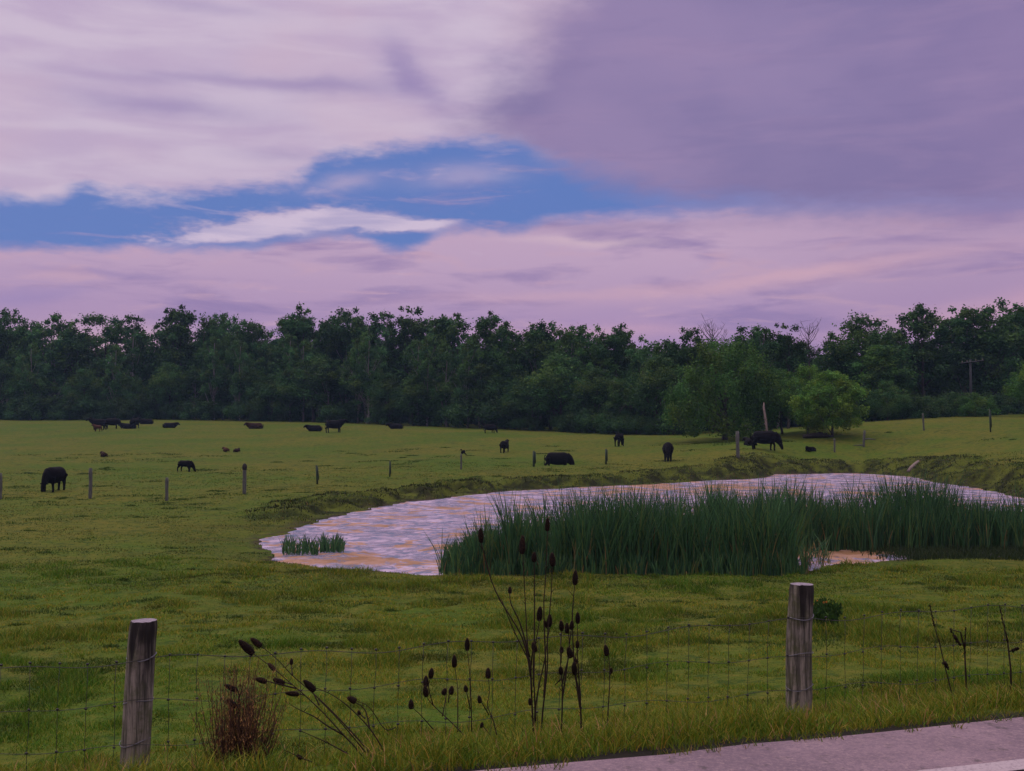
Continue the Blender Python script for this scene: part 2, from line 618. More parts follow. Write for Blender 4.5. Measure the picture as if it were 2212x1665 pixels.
def place(px, py, dmin=6.0, dmax=260.0):
    """the point of the ground seen at picture position (px, py)"""
    r = ray(px, py)
    d = np.exp(np.linspace(math.log(dmin), math.log(dmax), 1500))
    x, zz = r.x / r.y * d, EYE + r.z / r.y * d
    g = ground(x, d)
    hit = np.nonzero(zz <= g)[0]
    i = hit[0] if len(hit) else len(d) - 1
    return Vector((x[i], d[i], g[i]))


def build_terrain():
    fine = np.linspace(-33, 33, 420)
    azs = np.radians(np.concatenate([np.linspace(-180, -33, 60)[:-1], fine, np.linspace(33, 180, 60)[1:]]))
    ds = np.concatenate([np.linspace(0.0, 4.0, 6)[1:], np.exp(np.linspace(math.log(4.2), math.log(240), 560)), np.exp(np.linspace(math.log(250), math.log(4000), 40))])
    A, D = np.meshgrid(azs, ds)
    X, Y = (np.sin(A) * D).ravel(), (np.cos(A) * D).ravel()
    Zz = ground(X, Y)
    farw = npstep(D.ravel(), 230, 700)
    Zz = Zz * (1 - farw) + 1.5 * farw
    nA, nD = len(azs), len(ds)
    idx = np.arange(nA * nD).reshape(nD, nA)
    q = np.stack([idx[:-1, :-1], idx[:-1, 1:], idx[1:, 1:], idx[1:, :-1]], -1).reshape(-1, 4)
    # material masks: R dark earth with painted undercut shade at the road edge, G dark lumpy bank at the pond, B rough pasture
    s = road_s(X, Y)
    soil_shade = npstep(s, 0.40, 0.18)
    sd = np.full(len(X), 99.0)
    near = (Y > 15) & (Y < 110) & (X > -30) & (X < 60)
    sd[near] = pond_sd(X[near], Y[near])
    bank = npstep(sd, 4.2, 1.6) * (0.25 + 0.75 * npstep(Y, 31, 42))
    mud = npstep(sd, 0.6, 0.1)
    c = np.stack([soil_shade, bank, mud], -1)
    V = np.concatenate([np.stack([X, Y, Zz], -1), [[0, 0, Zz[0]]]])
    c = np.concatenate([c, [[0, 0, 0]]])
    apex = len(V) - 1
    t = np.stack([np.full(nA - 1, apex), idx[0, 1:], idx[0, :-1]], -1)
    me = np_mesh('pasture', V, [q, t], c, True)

    def b(k):
        geo = k.n('ShaderNodeNewGeometry')
        P = geo.outputs['Position']
        sp = k.n('ShaderNodeSeparateColor')
        k.put(sp.inputs[0], vcol(k))
        soil_shade, bank, mud = sp.outputs[0], sp.outputs[1], sp.outputs[2]
        big = k.noise(P, 0.075, 5, 0.6)
        mid = k.noise(P, 0.33, 5, 0.6)
        sm = k.noise(P, 1.6, 5, 0.65)
        fine = k.noise(P, 14.0, 4, 0.7)
        zone = k.m('ADD', k.m('ADD', k.m('MULTIPLY', big, 0.45), k.m('MULTIPLY', mid, 0.35)), k.m('MULTIPLY', sm, 0.20))
        col = k.mix(k.sstep(zone, 0.41, 0.58), GREEN_A, OLIVE_A)
        col = k.mix(k.m('MULTIPLY', k.sstep(k.m('ADD', k.m('MULTIPLY', sm, 0.6), k.m('MULTIPLY', mid, 0.4)), 0.50, 0.64), 0.8), col, GREEN_D)
        sp2 = k.noise(P, 3.4, 5, 0.75)
        col = k.mix(k.m('MULTIPLY', k.sstep(sp2, 0.50, 0.64), 0.85), col, GREEN_D)
        col = k.mix(k.m('MULTIPLY', k.sstep(sp2, 0.48, 0.32), 0.5), col, STRAW)
        col = k.mix(k.m('MULTIPLY', k.sstep(fine, 0.50, 0.75), 0.5), col, STRAW)
        col = k.mix(k.m('MULTIPLY', k.sstep(fine, 0.50, 0.30), 0.6), col, GREEN_D)
        bk = k.mix(k.sstep(k.noise(P, 0.8, 5, 0.65), 0.40, 0.62), (0.016, 0.019, 0.008), (0.082, 0.100, 0.015))
        col = k.mix(k.m('MULTIPLY', bank, 0.95), col, bk)
        col = k.mix(k.m('MULTIPLY', mud, k.sstep(k.noise(P, 1.3, 4, 0.6), 0.42, 0.62)), col, (0.045, 0.036, 0.022))
        col = k.mix(soil_shade, col, (0.022, 0.020, 0.016))  # dark strip also paints the shade of the undercut edge
        h = k.m('ADD', k.m('MULTIPLY', sm, 0.6), k.m('MULTIPLY', fine, 0.25))
        return principled(k, col, 0.95, 0.05, bump(k, h, 0.12, 0.6))
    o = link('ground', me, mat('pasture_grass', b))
    tag(o, 'rolling olive green cattle pasture around the pond', 'ground', kind='structure')


GREEN_A = (0.060, 0.108, 0.010)
OLIVE_A = (0.120, 0.119, 0.017)
GREEN_D = (0.026, 0.062, 0.010)
STRAW = (0.175, 0.145, 0.030)


def build_road():
    L = np.linspace(-60, 90, 301)
    S = np.concatenate([[-7.0], np.linspace(-6.5, -0.25, 12), [0.0]])
    V = []
    for l in L:
        e = (vnoise(np.array([l * 3.1]), np.array([1.0]), 8)[0] - 0.5) * 0.05
        for s in S:
            ss = s + (e if s == 0 else 0)
            V.append((ROAD_P[0] + RD[0] * l + RN[0] * ss, ROAD_P[1] + RD[1] * l + RN[1] * ss, 0.012 * (s + 3.5) / 3.5 * -1 * abs((s + 3.5) / 3.5)))
    V = np.array(V)
    nS = len(S)
    idx = np.arange(len(L) * nS).reshape(len(L), nS)
    q = np.stack([idx[:-1, :-1], idx[1:, :-1], idx[1:, 1:], idx[:-1, 1:]], -1).reshape(-1, 4)
    me = np_mesh('road', V, [q], None, True)

    def b(k):
        geo = k.n('ShaderNodeNewGeometry')
        P = geo.outputs['Position']
        a = k.noise(P, 1.1, 4, 0.6)
        g = k.noise(P, 48.0, 5, 0.8)
        v = k.n('ShaderNodeTexVoronoi', feature='F1')
        k.put(v.inputs['Vector'], P)
        v.inputs['Scale'].default_value = 60
        col = k.mix(k.sstep(a, 0.35, 0.65), (0.165, 0.114, 0.142), (0.240, 0.166, 0.195))
        col = k.mix(k.m('MULTIPLY', k.sstep(g, 0.46, 0.72), 0.55), col, (0.44, 0.32, 0.29))
        col = k.mix(k.m('MULTIPLY', k.sstep(g, 0.48, 0.30), 0.7), col, (0.10, 0.085, 0.095))
        col = k.mix(k.m('MULTIPLY', k.sstep(k.noise(P, 7, 5, 0.75), 0.56, 0.70), 0.7), col, (0.05, 0.045, 0.04))
        h = k.m('ADD', k.m('MULTIPLY', v.outputs['Distance'], -0.5), k.m('MULTIPLY', g, 0.6))
        return principled(k, col, 0.8, 0.3, bump(k, h, 0.008, 0.8))
    tag(link('road', me, mat('worn_asphalt', b)), 'worn pinkish grey asphalt road edge beside the grass verge', 'road', kind='structure')

    V = []
    for l in L:
        e = (vnoise(np.array([l * 5]), np.array([7.0]), 9)[0] - 0.5) * 0.012
        for s in (-0.70 + e, -0.84 + e):
            V.append((ROAD_P[0] + RD[0] * l + RN[0] * s, ROAD_P[1] + RD[1] * l + RN[1] * s, 0.006))
    idx = np.arange(len(L) * 2).reshape(len(L), 2)
    q = np.stack([idx[:-1, 0], idx[:-1, 1], idx[1:, 1], idx[1:, 0]], -1)
    me = np_mesh('road_line', np.array(V), [q])

    def b2(k):
        geo = k.n('ShaderNodeNewGeometry')
        n = k.noise(geo.outputs['Position'], 60, 4, 0.7)
        col = k.mix(k.sstep(n, 0.30, 0.55), (0.24, 0.19, 0.21), (0.42, 0.345, 0.36))
        return principled(k, col, 0.7, 0.3, bump(k, n, 0.004, 0.6))
    tag(link('road_line', me, mat('faded_line_paint', b2)), 'faded white edge line painted on the road', 'road marking', kind='structure')


def build_water():
    cen = POND.mean(0)
    ring = []
    for p in POND:
        v = p - cen
        ring.append(p + v / np.linalg.norm(v) * 1.6)
    bm = bmesh.new()
    vs = [bm.verts.new((p[0], p[1], WATER_Z)) for p in ring]
    f = bm.faces.new(vs)
    bmesh.ops.triangulate(bm, faces=[f])
    bmesh.ops.recalc_face_normals(bm, faces=bm.faces)
    if sum(fc.normal.z for fc in bm.faces) < 0:
        bmesh.ops.reverse_faces(bm, faces=bm.faces)
    me = bpy.data.meshes.new('water')
    bm.to_mesh(me)
    bm.free()

    def b(k):
        geo = k.n('ShaderNodeNewGeometry')
        P = geo.outputs['Position']
        mp = k.n('ShaderNodeMapping')
        mp.inputs['Scale'].default_value = (0.9, 0.9, 1)
        mp.inputs['Rotation'].default_value = (0, 0, R(-12))
        k.put(mp.inputs['Vector'], P)
        n1 = k.noise(mp.outputs[0], 0.55, 8, 0.68, 1.0)
        spots = None
        for px_, py_, rx_, ry_, w_ in ((1785, 1192, 1.3, 0.9, 0.16), (1960, 1192, 1.6, 0.5, 0.14), (1480, 1054, 6.0, 5.0, 0.06), (860, 1205, 2.2, 2.4, 0.055), (800, 1130, 2.5, 1.5, 0.03)):
            q_ = at_z(px_, py_, WATER_Z)
            vs_ = k.n('ShaderNodeVectorMath', operation='SUBTRACT')
            k.put(vs_.inputs[0], P)
            vs_.inputs[1].default_value = q_
            vd_ = k.n('ShaderNodeVectorMath', operation='DIVIDE')
            k.put(vd_.inputs[0], vs_.outputs[0])
            vd_.inputs[1].default_value = (rx_, ry_, 1)
            vl_ = k.n('ShaderNodeVectorMath', operation='LENGTH')
            k.put(vl_.inputs[0], vd_.outputs[0])
            g_ = k.m('MULTIPLY', k.m('EXPONENT', k.m('MULTIPLY', k.m('MULTIPLY', vl_.outputs['Value'], vl_.outputs['Value']), -1.0)), w_)
            spots = g_ if spots is None else k.m('ADD', spots, g_)
        n2 = k.noise(mp.outputs[0], 1.1, 8, 0.74, 1.0)
        rip = k.noise(P, 1.7, 5, 0.7)
        rip2 = k.noise(P, 11.0, 3, 0.6)
        nrm = bump(k, k.m('ADD', rip, k.m('MULTIPLY', rip2, 0.30)), 0.14, 0.6)
        gl = k.n('ShaderNodeBsdfGlossy')
        gl.inputs['Color'].default_value = (0.93, 0.92, 0.95, 1)
        gl.inputs['Roughness'].default_value = 0.14
        k.put(gl.inputs['Normal'], nrm)
        # murk below the surface
        deep = k.n('ShaderNodeBsdfDiffuse')
        deep.inputs['Color'].default_value = (0.05, 0.06, 0.065, 1)
        lw = k.n('ShaderNodeFresnel')
        lw.inputs['IOR'].default_value = 1.33
        fr = k.m('ADD', k.m('MULTIPLY', lw.outputs[0], 0.75), 0.38, clamp=True)
        mx = k.n('ShaderNodeMixShader')
        k.put(mx.inputs[0], fr)
        k.put(mx.inputs[1], deep.outputs[0])
        k.put(mx.inputs[2], gl.outputs[0])
        # sky reflection painted as a pale lilac coat, with ochre algae mats on it
        sky_sheen = k.n('ShaderNodeBsdfDiffuse')
        k.put(sky_sheen.inputs['Color'], k.mix(k.sstep(n2, 0.4, 0.6), (0.30, 0.24, 0.36), (0.60, 0.47, 0.60)))
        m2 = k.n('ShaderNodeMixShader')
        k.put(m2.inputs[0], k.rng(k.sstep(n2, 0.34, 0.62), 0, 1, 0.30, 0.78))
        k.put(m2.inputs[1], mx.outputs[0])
        k.put(m2.inputs[2], sky_sheen.outputs[0])
        alg = k.n('ShaderNodeBsdfDiffuse')
        k.put(alg.inputs['Color'], k.mix(k.sstep(n2, 0.4, 0.6), (0.27, 0.145, 0.055), (0.38, 0.22, 0.125)))
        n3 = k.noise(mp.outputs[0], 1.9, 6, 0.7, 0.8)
        blu = k.n('ShaderNodeBsdfDiffuse')  # ripples mirroring the blue gap, painted as diffuse flecks
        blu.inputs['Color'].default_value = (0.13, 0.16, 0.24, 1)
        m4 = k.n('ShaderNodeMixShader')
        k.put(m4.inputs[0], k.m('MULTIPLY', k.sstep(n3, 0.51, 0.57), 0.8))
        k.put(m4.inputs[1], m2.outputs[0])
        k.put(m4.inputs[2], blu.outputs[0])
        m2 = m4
        m3 = k.n('ShaderNodeMixShader')
        k.put(m3.inputs[0], k.m('MULTIPLY', k.sstep(k.m('ADD', spots, k.m('ADD', k.m('MULTIPLY', n1, 0.60), k.m('MULTIPLY', n2, 0.40))), 0.532, 0.562), 0.85))
        k.put(m3.inputs[1], m2.outputs[0])
        k.put(m3.inputs[2], alg.outputs[0])
        return m3.outputs[0]
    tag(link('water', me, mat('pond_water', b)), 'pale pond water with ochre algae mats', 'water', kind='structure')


build_terrain()
build_road()
build_water()

# ------------------------------------------------------------------ grass
LEAF = leafy('leaf_blade', 0.30)


def blades(base, h, w, lean, col, seg=2, yaw=None):
    """one mesh of grass blades; base (n,3), h, w, lean (n,), col (n,3)"""
    n = len(base)
    yaw = RNG.uniform(0, 2 * np.pi, n) if yaw is None else yaw
    fa = RNG.uniform(-0.9, 0.9, n)                       # the flat of the blade turns roughly to the road
    side = np.stack([np.cos(fa), np.sin(fa), np.zeros(n)], -1)
    ld = np.stack([np.cos(yaw), np.sin(yaw), np.zeros(n)], -1)
    up = np.array([0, 0, 1.0])
    rows, wd = [], []
    for i in range(seg + 1):
        t = i / seg
        p = base + ld * (lean * t ** 1.8 * h)[:, None] + up * (h * (t - 0.28 * np.clip(lean, 0, 1.2) * t * t))[:, None]
        rows.append(p)
        wd.append(w * (1 - 0.55 * t) if i < seg else w * 0.0)
    per = 2 * seg + 1
    V = np.empty((n, per, 3))
    for i in range(seg):
        V[:, 2 * i] = rows[i] - side * (wd[i] / 2)[:, None]
        V[:, 2 * i + 1] = rows[i] + side * (wd[i] / 2)[:, None]
    V[:, -1] = rows[seg]
    o = (np.arange(n) * per)[:, None]
    faces = []
    for i in range(seg - 1):
        faces.append(o + np.array([[2 * i, 2 * i + 1, 2 * i + 3, 2 * i + 2]]))
    faces.append(o + np.array([[2 * seg - 2, 2 * seg - 1, 2 * seg]]))
    C = np.repeat(col[:, None], per, 1)
    return V.reshape(-1, 3), faces, C.reshape(-1, 3)


def pick(cols, p, n, jit=0.18):
    c = np.asarray(cols)[RNG.choice(len(cols), n, p=p)]
    return c * RNG.uniform(1 - jit, 1 + jit, (n, 1)) * RNG.uniform(0.93, 1.07, (n, 3))


GCOLS = [(0.075, 0.120, 0.022), (0.115, 0.125, 0.028), (0.045, 0.085, 0.018), (0.21, 0.165, 0.06)]


def sample_fan(n, d0, d1, half=29.0, power=1.0):
    a = np.radians(RNG.uniform(-half, half, n))
    d = d0 * (d1 / d0) ** RNG.uniform(0, 1, n)
    return np.sin(a) * d, np.cos(a) * d


def grass_obj(name, label, x, y, h, w, lean, col, seg=2, sink=0.01):
    z = ground(x, y) - sink
    V, f, C = blades(np.stack([x, y, z], -1), h, w, lean, col, seg)
    o = link(name, np_mesh(name, V, f, C), LEAF)
    return tag(o, label, 'grass', kind='stuff')


def build_grass():
    # long grass of the verge, between the road and the fence
    n = 150000
    l = RNG.uniform(-7.0, 9.5, n)
    s = RNG.uniform(0.16, 2.9, n)
    x = ROAD_P[0] + RD[0] * l + RN[0] * s
    y = ROAD_P[1] + RD[1] * l + RN[1] * s
    cl = fbm(x * 2.1, y * 2.1, 61, 2)
    keep = RNG.uniform(0, 1, n) < 0.45 + 0.8 * npstep(cl, 0.35, 0.6)
    x, y, s, cl = x[keep], y[keep], s[keep], cl[keep]
    n = len(x)
    h = RNG.uniform(0.04, 0.11, n) * (0.7 + 1.3 * npstep(cl, 0.45, 0.72)) * (0.5 + 0.5 * npstep(s, 0.0, 0.5)) * (0.75 + 0.25 * npstep(s, 2.9, 1.5))
    straw = RNG.uniform(0, 1, n) < 0.045
    c = pick([(0.100, 0.170, 0.022), (0.180, 0.190, 0.030), (0.050, 0.105, 0.018), (0.26, 0.20, 0.05)], [0.42, 0.34, 0.18, 0.06], n, 0.25)
    c = c * np.array([[1.18, 1.10, 0.6]])
    c[straw] = pick([(0.42, 0.26, 0.10), (0.34, 0.17, 0.08)], [0.6, 0.4], straw.sum())
    grass_obj('verge_grass', 'long tufty grass on the verge between road and fence', x, y, h, RNG.uniform(0.003, 0.008, n), RNG.uniform(0.1, 1.2, n), c, 3)
    # straw-coloured seed stalks in clumps
    m = 46
    lc, scn = RNG.uniform(-4.5, 5.5, m), RNG.uniform(0.45, 1.9, m)
    l = np.repeat(lc, 7) + RNG.normal(0, 0.035, m * 7)
    s = np.repeat(scn, 7) + RNG.normal(0, 0.035, m * 7)
    x, y = ROAD_P[0] + RD[0] * l + RN[0] * s, ROAD_P[1] + RD[1] * l + RN[1] * s
    grass_obj('dry_grass', 'dry straw coloured grass stalks standing in the verge', x, y, RNG.uniform(0.10, 0.26, m * 7), RNG.uniform(0.004, 0.009, m * 7),
              RNG.uniform(0.1, 1.0, m * 7), pick([(0.46, 0.29, 0.11), (0.42, 0.20, 0.10), (0.20, 0.20, 0.04)], [0.5, 0.2, 0.3], m * 7), 3)
    # grazed pasture, thinning with distance
    n = 560000
    x, y = sample_fan(n, 7.4, 27, 37)
    ok = (road_s(x, y) > 2.0)
    x, y = x[ok], y[ok]
    sdp = pond_sd(x, y)
    ok = sdp > 0.05
    x, y = x[ok], y[ok]
    n = len(x)
    d = np.hypot(x, y)
    cl = fbm(x * 0.9, y * 0.9, 71, 3)
    big = fbm(x * 0.22, y * 0.22, 72, 2)
    h = RNG.uniform(0.022, 0.062, n) * (0.6 + 1.4 * npstep(cl, 0.50, 0.75)) * (0.9 + d / 60)
    f2 = fbm(x * 3.2, y * 2.4, 73, 2)
    h = h * (0.55 + 1.1 * npstep(f2, 0.38, 0.66))
    gre = npstep(big, 0.42, 0.60)[:, None]
    c = pick([(0.072, 0.128, 0.020), (0.128, 0.136, 0.030), (0.046, 0.092, 0.018), (0.21, 0.165, 0.05)], [0.40, 0.36, 0.16, 0.08], n, 0.25)
    dk = npstep(cl, 0.50, 0.68)[:, None]
    c = c * (1 - dk * np.array([[0.30, 0.20, 0.30]])) * np.array([[1, 1, 0.6]]) * (0.60 + 0.85 * npstep(f2, 0.34, 0.64))[:, None]
    c = c * (np.array([[0.74, 1.0, 0.8]]) * (1 - gre) + np.array([[1.15, 1.10, 1.0]]) * gre) * np.array([[1.20, 1.10, 0.95]])
    grass_obj('pasture_grass', 'short grazed grass of the near pasture', x, y, h, RNG.uniform(0.003, 0.0065, n) * (0.45 + d / 11), RNG.uniform(0.2, 1.3, n), c, 2)
    # the same sward farther out, only sparse tufts still standing clear
    n = 190000
    x, y = sample_fan(n, 21, 75, 29)
    ok = pond_sd(x, y) > 0.6
    x, y = x[ok], y[ok]
    d = np.hypot(x, y)
    f3 = fbm(x * 1.1, y * 0.7, 74, 3)
    ok = RNG.uniform(0, 1, len(x)) < 0.15 + npstep(f3, 0.42, 0.62)
    x, y, d, f3 = x[ok], y[ok], d[ok], f3[ok]
    n = len(x)
    c = pick([(0.060, 0.112, 0.012), (0.125, 0.128, 0.018), (0.034, 0.074, 0.012), (0.19, 0.155, 0.035)], [0.38, 0.34, 0.20, 0.08], n, 0.25)
    c = c * (0.75 + 0.5 * npstep(fbm(x * 0.8, y * 0.5, 75, 2), 0.35, 0.65))[:, None]
    grass_obj('far_pasture_grass', 'sparse tufty grass of the pasture beyond the pond', x, y, RNG.uniform(0.02, 0.05, n) * (0.8 + d / 90), RNG.uniform(0.010, 0.022, n) * (0.5 + d / 40),
              RNG.uniform(0.3, 1.4, n), c, 2)
    # tufts creeping over the broken road edge
    m = 120
    l = np.repeat(RNG.uniform(-3, 7, m), 16) + RNG.normal(0, 0.035, m * 16)
    s = np.repeat(RNG.uniform(-0.07, 0.16, m), 16) + RNG.normal(0, 0.022, m * 16)
    x, y = ROAD_P[0] + RD[0] * l + RN[0] * s, ROAD_P[1] + RD[1] * l + RN[1] * s
    n = len(x)
    z = np.where(s < 0.0, -0.014, ground(x, y) - 0.005)
    V, f, C = blades(np.stack([x, y, z], -1), RNG.uniform(0.02, 0.075, n), RNG.uniform(0.003, 0.007, n), RNG.uniform(0.3, 1.4, n),
                     pick([(0.09, 0.14, 0.016), (0.16, 0.15, 0.02), (0.05, 0.08, 0.012), (0.24, 0.16, 0.05)], [0.35, 0.3, 0.2, 0.15], n), 2)
    tag(link('edge_grass', np_mesh('edge_grass', V, f, C), LEAF), 'short tufts creeping over the broken road edge', 'grass', kind='stuff')
    # ranker dark tussocks scattered over the pasture
    m = 620
    x0, y0 = sample_fan(m, 13, 95, 28)
    ok = (pond_sd(x0, y0) > 0.6) & (fbm(x0 * 0.12, y0 * 0.12, 91, 2) > 0.42)
    x0, y0 = x0[ok], y0[ok]
    extra = [place(a, b) for a, b in ((35, 1078), (30, 1076), (478, 1062), (460, 1061), (600, 1058), (735, 1050), (470, 1450), (500, 1452), (690, 1440), (720, 1435), (960, 1412), (1000, 1415),
                                      (150, 990), (240, 995), (440, 1015), (230, 1012), (320, 1300), (310, 1298), (250, 1310), (1240, 1308), (1500, 1275), (2150, 1290), (2200, 1270), (330, 1040))]
    x0 = np.concatenate([x0, [p.x for p in extra]])
    y0 = np.concatenate([y0, [p.y for p in extra]])
    m = len(x0)
    k = 110
    rad = np.repeat(RNG.uniform(0.05, 0.30, m) * (0.7 + np.hypot(x0, y0) / 45), k)
    rr = RNG.normal(0, 1, m * k)
    x = np.repeat(x0, k) + rr * rad * 1.25
    y = np.repeat(y0, k) + RNG.normal(0, 1, m * k) * rad * 0.7
    ok = pond_sd(x, y) > 0.2
    x, y, rr = x[ok], y[ok], rr[ok]
    n = len(x)
    d = np.hypot(x, y)
    grass_obj('grass_tussocks', 'dark rank grass tussocks scattered over the pasture', x, y, RNG.uniform(0.03, 0.09, n) * (0.8 + d / 120) * np.exp(-rr * rr * 0.25), RNG.uniform(0.006, 0.012, n) * (0.5 + d / 18),
              RNG.uniform(0.2, 1.2, n), pick([(0.046, 0.092, 0.012), (0.066, 0.108, 0.014), (0.040, 0.062, 0.012)], [0.5, 0.3, 0.2], n), 2)
    # rough growth on the pond banks
    n = 170000
    x, y = RNG.uniform(-16, 34, n), RNG.uniform(22, 80, n)
    sdp = pond_sd(x, y)
    cl = fbm(x * 0.9, y * 0.7, 77, 2)
    wid = 0.7 + 3.2 * npstep(y, 32, 42)
    ok = (sdp > 0.0) & (sdp < wid) & (RNG.uniform(0, 1, n) < 0.25 + npstep(cl, 0.36, 0.58)) & (np.abs(x / y) < 0.56)
    x, y, cl, sdp = x[ok], y[ok], cl[ok], sdp[ok]
    n = len(x)
    far = npstep(y, 30, 42)
    tone = fbm(x * 0.8 + 5, y * 0.8, 99, 3)
    h = RNG.uniform(0.04, 0.11, n) * (0.7 + far * 0.7) * (0.6 + 0.7 * npstep(cl, 0.40, 0.7))
    c = pick([(0.040, 0.062, 0.013), (0.075, 0.105, 0.018), (0.034, 0.036, 0.014), (0.13, 0.09, 0.03)], [0.42, 0.33, 0.22, 0.03], n)
    c = c * (0.40 + 1.25 * npstep(tone, 0.42, 0.64))[:, None]
    grass_obj('bank_grass', 'rough grass hummocks on the far pond bank', x, y, h, RNG.uniform(0.014, 0.032, n) * (0.6 + far), RNG.uniform(0.3, 1.2, n), c, 2)
    # dark sedge along the near right shore
    n = 9000
    px = RNG.uniform(1830, 2330, n)
    py = RNG.uniform(1180, 1216, n)
    P = np.array([tuple(at_z(a, b, WATER_Z)) for a, b in zip(px, py)])
    ok = RNG.uniform(0, 1, n) < npstep(px + (py - 1180) * -3 + 60, 1850, 2000)
    P = P[ok]
    n = len(P)
    V, f, C = blades(P - np.array([0, 0, 0.05]), RNG.uniform(0.10, 0.36, n), RNG.uniform(0.012, 0.03, n), RNG.uniform(0.1, 0.9, n),
                     pick([(0.022, 0.040, 0.014), (0.035, 0.055, 0.016)], [0.6, 0.4], n), 2)
    tag(link('sedge', np_mesh('sedge', V, f, C), LEAF), 'dark low sedge in the shallows of the right near shore', 'sedge', kind='stuff')


build_grass()


# ------------------------------------------------------------------ reeds
REED = leafy('reed_blade', 0.25)
RC = [(0.046, 0.118, 0.046), (0.066, 0.155, 0.052), (0.028, 0.070, 0.032), (0.110, 0.170, 0.046)]


def reed_mesh(name, P, h, w=(0.018, 0.034), lean=(0.03, 0.42), dead=0.07):
    n = len(P)
    c = pick(RC, [0.4, 0.3, 0.2, 0.1], n)
    dd = RNG.uniform(0, 1, n) < dead
    c[dd] = pick([(0.22, 0.15, 0.06), (0.14, 0.13, 0.05)], [0.5, 0.5], dd.sum())
    h = np.where(dd, h * 0.65, h)
    V, f, C = blades(P, h, RNG.uniform(*w, n), RNG.uniform(*lean, n), c, 4)
    return np_mesh(name, V, f, C)


def build_reeds():
    def bed(n, pa, pb, d0, d1, hmin, hmax, seed, taper):
        # shoots stand in tufts of a few leaning leaves
        m = n // 7
        px = RNG.uniform(pa, pb, m)
        d = d0 + RNG.uniform(0, 1, m) * (d1 - d0) + 0.55 * (fbm(px / 26, px * 0, seed, 2) - 0.5)
        x = (px - CX) / F * d
        cl = fbm(x * 1.1, d * 0.9, seed + 1, 2)
        th = RNG.uniform(hmin, hmax, m) * (0.74 + 0.40 * npstep(cl, 0.33, 0.67)) * taper(px)
        k = 7
        x, d, th = np.repeat(x, k), np.repeat(d, k), np.repeat(th, k)
        x = x + RNG.normal(0, 0.035, m * k)
        d = d + RNG.normal(0, 0.035, m * k)
        return np.stack([x, d, np.full(m * k, WATER_Z - 0.05)], -1), th * RNG.uniform(0.68, 1.06, m * k)
    P1, h = bed(8000, 972, 1715, 24.35, 26.6, 1.2, 2.05, 330, lambda q: 0.50 + 0.50 * npstep(q, 965, 1120))
    P2, h2 = bed(9000, 1530, 2430, 28.8, 31.2, 1.48, 2.10, 340, lambda q: 1.0 - 0.08 * npstep(q, 1950, 2250))
    # low sedge and young shoots along the foot of the bed
    P4, h4 = bed(2600, 960, 1740, 24.0, 24.7, 0.15, 0.75, 350, lambda q: 1.0)
    P4[:, 2] = np.maximum(ground(P4[:, 0], P4[:, 1]) - 0.03, WATER_Z - 0.05)
    P1, h = np.concatenate([P1, P4]), np.concatenate([h, h4])
    # ragged straw-coloured fringe by the little inlet
    n3 = 160
    px3 = RNG.uniform(1660, 1790, n3)
    d3 = RNG.uniform(25.2, 28.6, n3)
    P3 = np.stack([(px3 - CX) / F * d3, d3, np.full(n3, WATER_Z - 0.05)], -1)
    a = reed_mesh('reeds', np.concatenate([P1, P2]), np.concatenate([h, h2]))
    o = link('reeds', a, REED)
    tag(o, 'dense bed of tall dark green reeds standing in the pond', 'reeds', kind='stuff')
    b = reed_mesh('ragged_reeds', P3, RNG.uniform(0.4, 0.9, n3), dead=0.45, lean=(0.2, 0.9))
    tag(link('ragged_reeds', b, REED), 'ragged half dead reeds at the edge of the small inlet', 'reeds', kind='stuff')
    # separate clumps in the open water
    for (p0, p1, y0, hh, nn, lab) in ((612, 690, 1192, (0.32, 0.62), 240, 'small dark reed clump in open water near the pond tip'),
                                      (693, 746, 1187, (0.35, 0.55), 220, 'compact dark reed clump right of the ragged one in open water'),
                                      (950, 972, 1238, (0.5, 1.35), 26, 'lone reed plant leaning left beside the reed bed')):
        base = at_z((p0 + p1) / 2, y0, WATER_Z)
        e = empty('reed_clump', base)
        q = RNG.uniform(p0, p1, nn)
        dy = RNG.uniform(-0.7, 0.7, nn)
        dd = base.y + dy
        L = np.stack([(q - CX) / F * dd - base.x, dy, np.full(nn, -0.05)], -1)
        prof = 0.65 + 0.35 * np.abs(np.sin((q - p0) / (p1 - p0) * 6.0 + 0.6))
        link('leaf_blades', reed_mesh('leaf_blades', L, RNG.uniform(*hh, nn) * prof, lean=(0.05, 0.5)), REED, e)
        tag(e, lab, 'reeds', 'reed clumps standing apart in the pond')


build_reeds()

# ------------------------------------------------------------------ trees
CROWN = leafy('tree_foliage', 0.30, True)


def bark(name, c1, c2):
    def b(k):
        tc = k.n('ShaderNodeTexCoord')
        mp = k.n('ShaderNodeMapping')
        mp.inputs['Scale'].default_value = (9, 9, 1.6)
        k.put(mp.inputs['Vector'], tc.outputs['Object'])
        n = k.noise(mp.outputs[0], 4.0, 5, 0.65)
        return principled(k, k.mix(k.sstep(n, 0.35, 0.65), c1, c2), 0.9, 0.1, bump(k, n, 0.02, 0.7))
    return mat(name, b)


BARK = bark('bark_dark', (0.035, 0.030, 0.028), (0.09, 0.08, 0.075))
BARK_PALE = bark('bark_pale', (0.16, 0.145, 0.14), (0.34, 0.31, 0.30))


